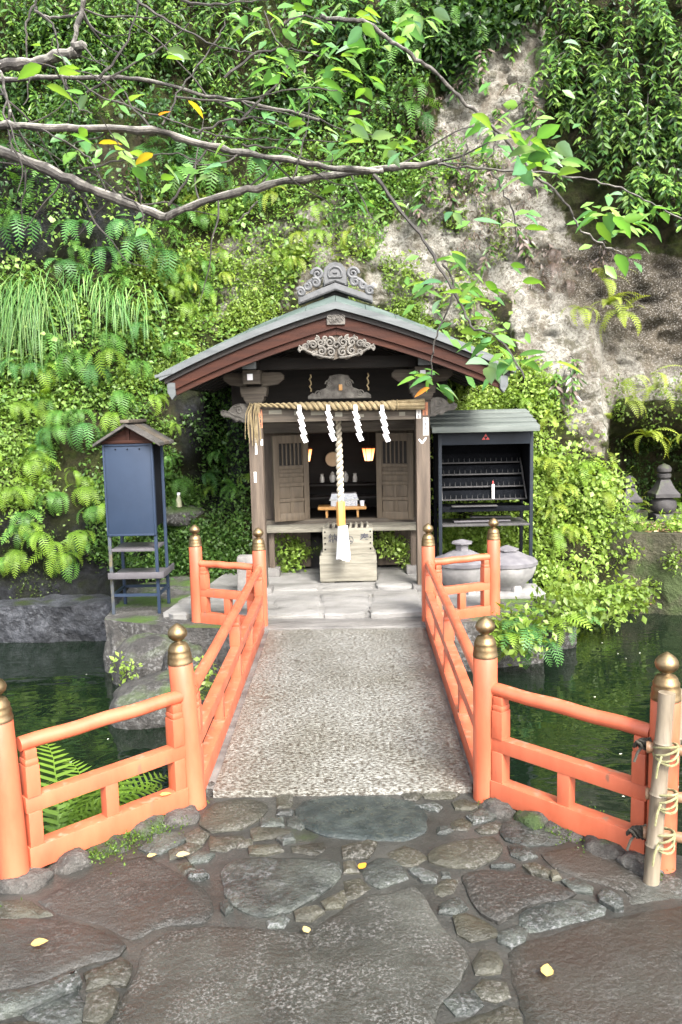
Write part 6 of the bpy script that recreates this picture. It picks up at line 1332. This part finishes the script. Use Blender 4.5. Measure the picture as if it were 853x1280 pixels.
def put_leaf(px, py, y, me=None, size=None):
    c = gy(px, py, y) - CT; o = obj('leaf', me or random.choice(CL), None, ct)
    s = (size or random.uniform(.055, .105)); a = random.uniform(-.9, .9) + (0 if random.random() < .62 else PI)
    o.location = c; o.scale = (s, s * random.uniform(.85, 1.1), s); o.rotation_euler = (random.gauss(0, .38), random.uniform(-.25, .75), a + random.uniform(-.6, .6)); return o
CLUST = [(620, 148, 9, 20), (660, 165, 10, 22), (690, 190, 9, 20), (640, 200, 7, 18), (675, 215, 5, 14), (760, 262, 6, 16), (785, 280, 7, 18), (770, 310, 5, 16), (740, 270, 4, 12), (815, 265, 3, 10), (440, 15, 9, 24), (490, 40, 10, 24), (520, 25, 7, 20), (470, 80, 8, 24), (455, 175, 7, 20), (490, 185, 6, 18), (400, 100, 6, 22), (410, 60, 6, 20), (365, 110, 6, 22), (340, 150, 6, 22), (390, 165, 7, 24), (300, 175, 5, 20), (420, 150, 6, 18), (95, 165, 3, 12), (125, 185, 4, 14), (150, 195, 5, 14), (200, 215, 4, 14), (180, 285, 3, 10), (60, 80, 4, 16), (110, 100, 3, 16), (160, 118, 3, 16), (210, 65, 3, 12), (320, 30, 6, 24), (370, 25, 7, 24), (345, 70, 5, 20), (255, 215, 4, 16), (548, 355, 6, 18), (575, 370, 6, 18), (600, 390, 7, 18), (560, 320, 4, 14), (625, 425, 7, 16), (645, 452, 6, 14), (612, 455, 4, 14), (590, 420, 4, 14), (525, 465, 4, 10), (545, 478, 4, 10), (600, 350, 4, 16), (640, 340, 3, 14), (560, 270, 4, 16), (480, 250, 3, 16), (690, 455, 2, 8), (720, 60, 2, 12), (430, 240, 3, 16), (650, 275, 3, 14)]
nl = 0
for (px, py, n, sp) in CLUST:
    for i in range(n):
        if nl < 296:
            put_leaf(random.gauss(px, sp * .7), random.gauss(py, sp * .6), TY + random.uniform(-.4, .25) - (.15 if px > 540 else 0)); nl += 1
for (px, py) in ((232, 122), (196, 190), (118, 180)): put_leaf(px, py, TY - .1, CY[0], .085)['label'] = 'yellow autumn leaf'
put_leaf(197, 146, TY - .1, CY[1], .06)['label'] = 'brown curled leaf'; put_leaf(541, 483, TY - .5, CY[1], .06)['label'] = 'orange autumn leaf'

# the many leaves farther back on the twigs, too small to tell apart
PBx, Ax, Nx, Sx, Cx = [], [], [], [], []
for (px, py, n, sp) in CLUST:
    for i in range(int(n * .9)):
        c = gy(random.gauss(px, sp * 1.3), random.gauss(py, sp * 1.0), TY + random.uniform(.0, .6)) - CT; PBx.append(c[:]); a = random.uniform(0, 6.28); Ax.append((math.cos(a), .5 * math.sin(a), -random.uniform(0, .9))); Nx.append((random.gauss(0, .5), -.6, .7)); Sx.append(random.uniform(.045, .085)); q = random.choice([(.09, .22, .05), (.13, .29, .06), (.17, .33, .07), (.08, .19, .06)]); Cx.append(q)
V, F, C = leaves(np.array(PBx), np.array(Ax), np.array(Nx), np.array(Sx), np.array(Sx) * .5, np.array(Cx)); obj('small_leaves', np_mesh('small_leaves', V, F, C), m_cherry, ct)['kind'] = 'stuff'
# ================================================================== FALLEN LEAVES
m_fall = leaf_mat('fallen_leaf', .1, .5, vary=.1)
def fallen(px, py, z, s, rz, col, label):
    p = gz(px, py, z); me = cherry_leaf(int(px), col); me.materials.clear(); o = obj('fallen_leaf', me, m_fall, loc=(p.x - s * .5 * math.cos(rz), p.y - s * .5 * math.sin(rz), z + .012), rot=(0.05, -.12, rz)); o.scale = (s, s * 1.3, s * .4)
    tag(o, label, 'fallen leaf', 'fallen leaves')
fallen(684, 1221, .015, .05, 1.3, (.42, .30, .09), 'broad pale yellow leaf on the big right flagstone'); fallen(46, 1184, .02, .05, .3, (.34, .23, .08), 'narrow tan leaf on the lower left slab'); fallen(452, 1088, .018, .04, .9, (.45, .2, .02), 'orange yellow leaf on the small grey stone in the middle')
fallen(384, 1168, .016, .035, 2.0, (.4, .31, .13), 'small pale leaf near the middle of the large front slab'); fallen(188, 1074, .012, .035, .4, (.38, .27, .11), 'small yellow leaf on the brown slab by the left railing'); fallen(226, 1073, .016, .05, .1, (.35, .27, .15), 'long pale dry leaf between the small stones on the left')
p = (PL[0] * .22 + PL[1] * .78); me = cherry_leaf(77, (.42, .32, .1)); me.materials.clear(); o = obj('fallen_leaf', me, m_fall, loc=(p.x, p.y - .015, .108), rot=(0, -.1, .3)); o.scale = (.045, .06, .02); tag(o, 'small yellow leaf lying on the bottom rail of the left railing', 'fallen leaf', 'fallen leaves')
# floating specks and leaf litter, moss on the kerb
def specks(name, n, xr, yr_, z, size, cols, label, catg):
    P = np.stack([rng.uniform(*xr, n), rng.uniform(*yr_, n), np.full(n, z)], 1) if not callable(z) else z(n)
    A = nrm(np.concatenate([rng.normal(0, 1, (n, 2)), rng.normal(0, .05, (n, 1))], 1)); N = UP + rng.normal(0, .08, (n, 3)); s = rng.uniform(.5, 1.4, n) * size; C = np.array(cols)[rng.integers(0, len(cols), n)]
    V, F, C = leaves(P, A, N, s, s * .7, C); return tag(obj(name, np_mesh(name, V, F, C), m_fall), label, catg, kind='stuff')
specks('floating_petals', 26, (.75, 2.6), (3.3, 6.8), WATER + .004, .018, [(.7, .7, .66), (.6, .6, .5)], 'white petals floating on the right pool', 'petals'); specks('floating_petals', 16, (-2.6, -.75), (3.4, 6.2), WATER + .004, .013, [(.7, .7, .66)], 'white petals floating on the left pool', 'petals')
def ledge_pts(n):
    out = []
    bv = BVHTree.FromObject(ledge, bpy.context.evaluated_depsgraph_get())
    while len(out) < n:
        h = bv.ray_cast(Vector((random.uniform(2.75, 4.4), random.uniform(7.45, 8.2), 2)), Vector((0, 0, -1)))
        if h[0]: out.append((h[0].x, h[0].y, h[0].z + .006))
    return np.array(out)
specks('leaf_litter', 420, None, None, ledge_pts, .045, [(.30, .17, .09), (.42, .28, .18), (.22, .12, .06), (.5, .38, .27), (.36, .22, .16)], 'dry brown leaf litter on the ledge before the stone towers', 'leaf litter')
def kerb_moss(A, B_, n, w):
    t = rng.random(n); P = np.array(A)[None] * (1 - t[:, None]) + np.array(B_)[None] * t[:, None]; P = P + rng.normal(0, w, (n, 3)) * np.array([1, 1, .12]); f = fbm(P[:, 0] * 5, P[:, 1] * 5, 0, 3, 3) > -.02; return P[f]
P = np.concatenate([kerb_moss((PL[0].x + .05, PL[0].y - .06, .012), (PL[1].x, PL[1].y - .06, .016), 2600, .05), kerb_moss((PR[1].x, PR[1].y - .06, .014), (PR[0].x, PR[0].y - .05, .014), 1100, .035), kerb_moss((PL[0].x + .1, PL[0].y + .10, -.13), (PL[1].x - .1, PL[1].y + .12, -.13), 2400, .05), kerb_moss((PR[1].x + .15, PR[1].y + .04, -.05), (PR[1].x + .45, PR[1].y - .1, -.05), 700, .04)])
n = len(P); A = rng.normal(0, .6, (n, 3)) + UP * .8; s = rng.uniform(.006, .013, n); C = np.array([(.05, .10, .012), (.08, .14, .016), (.035, .07, .01)])[rng.integers(0, 3, n)]
V, F, C = leaves(P, A, rng.normal(0, 1, (n, 3)), s, s * .6, C); tag(obj('moss', np_mesh('moss', V, F, C), m_leafy), 'bright green moss along the kerb stones under the railings', 'moss', kind='stuff')
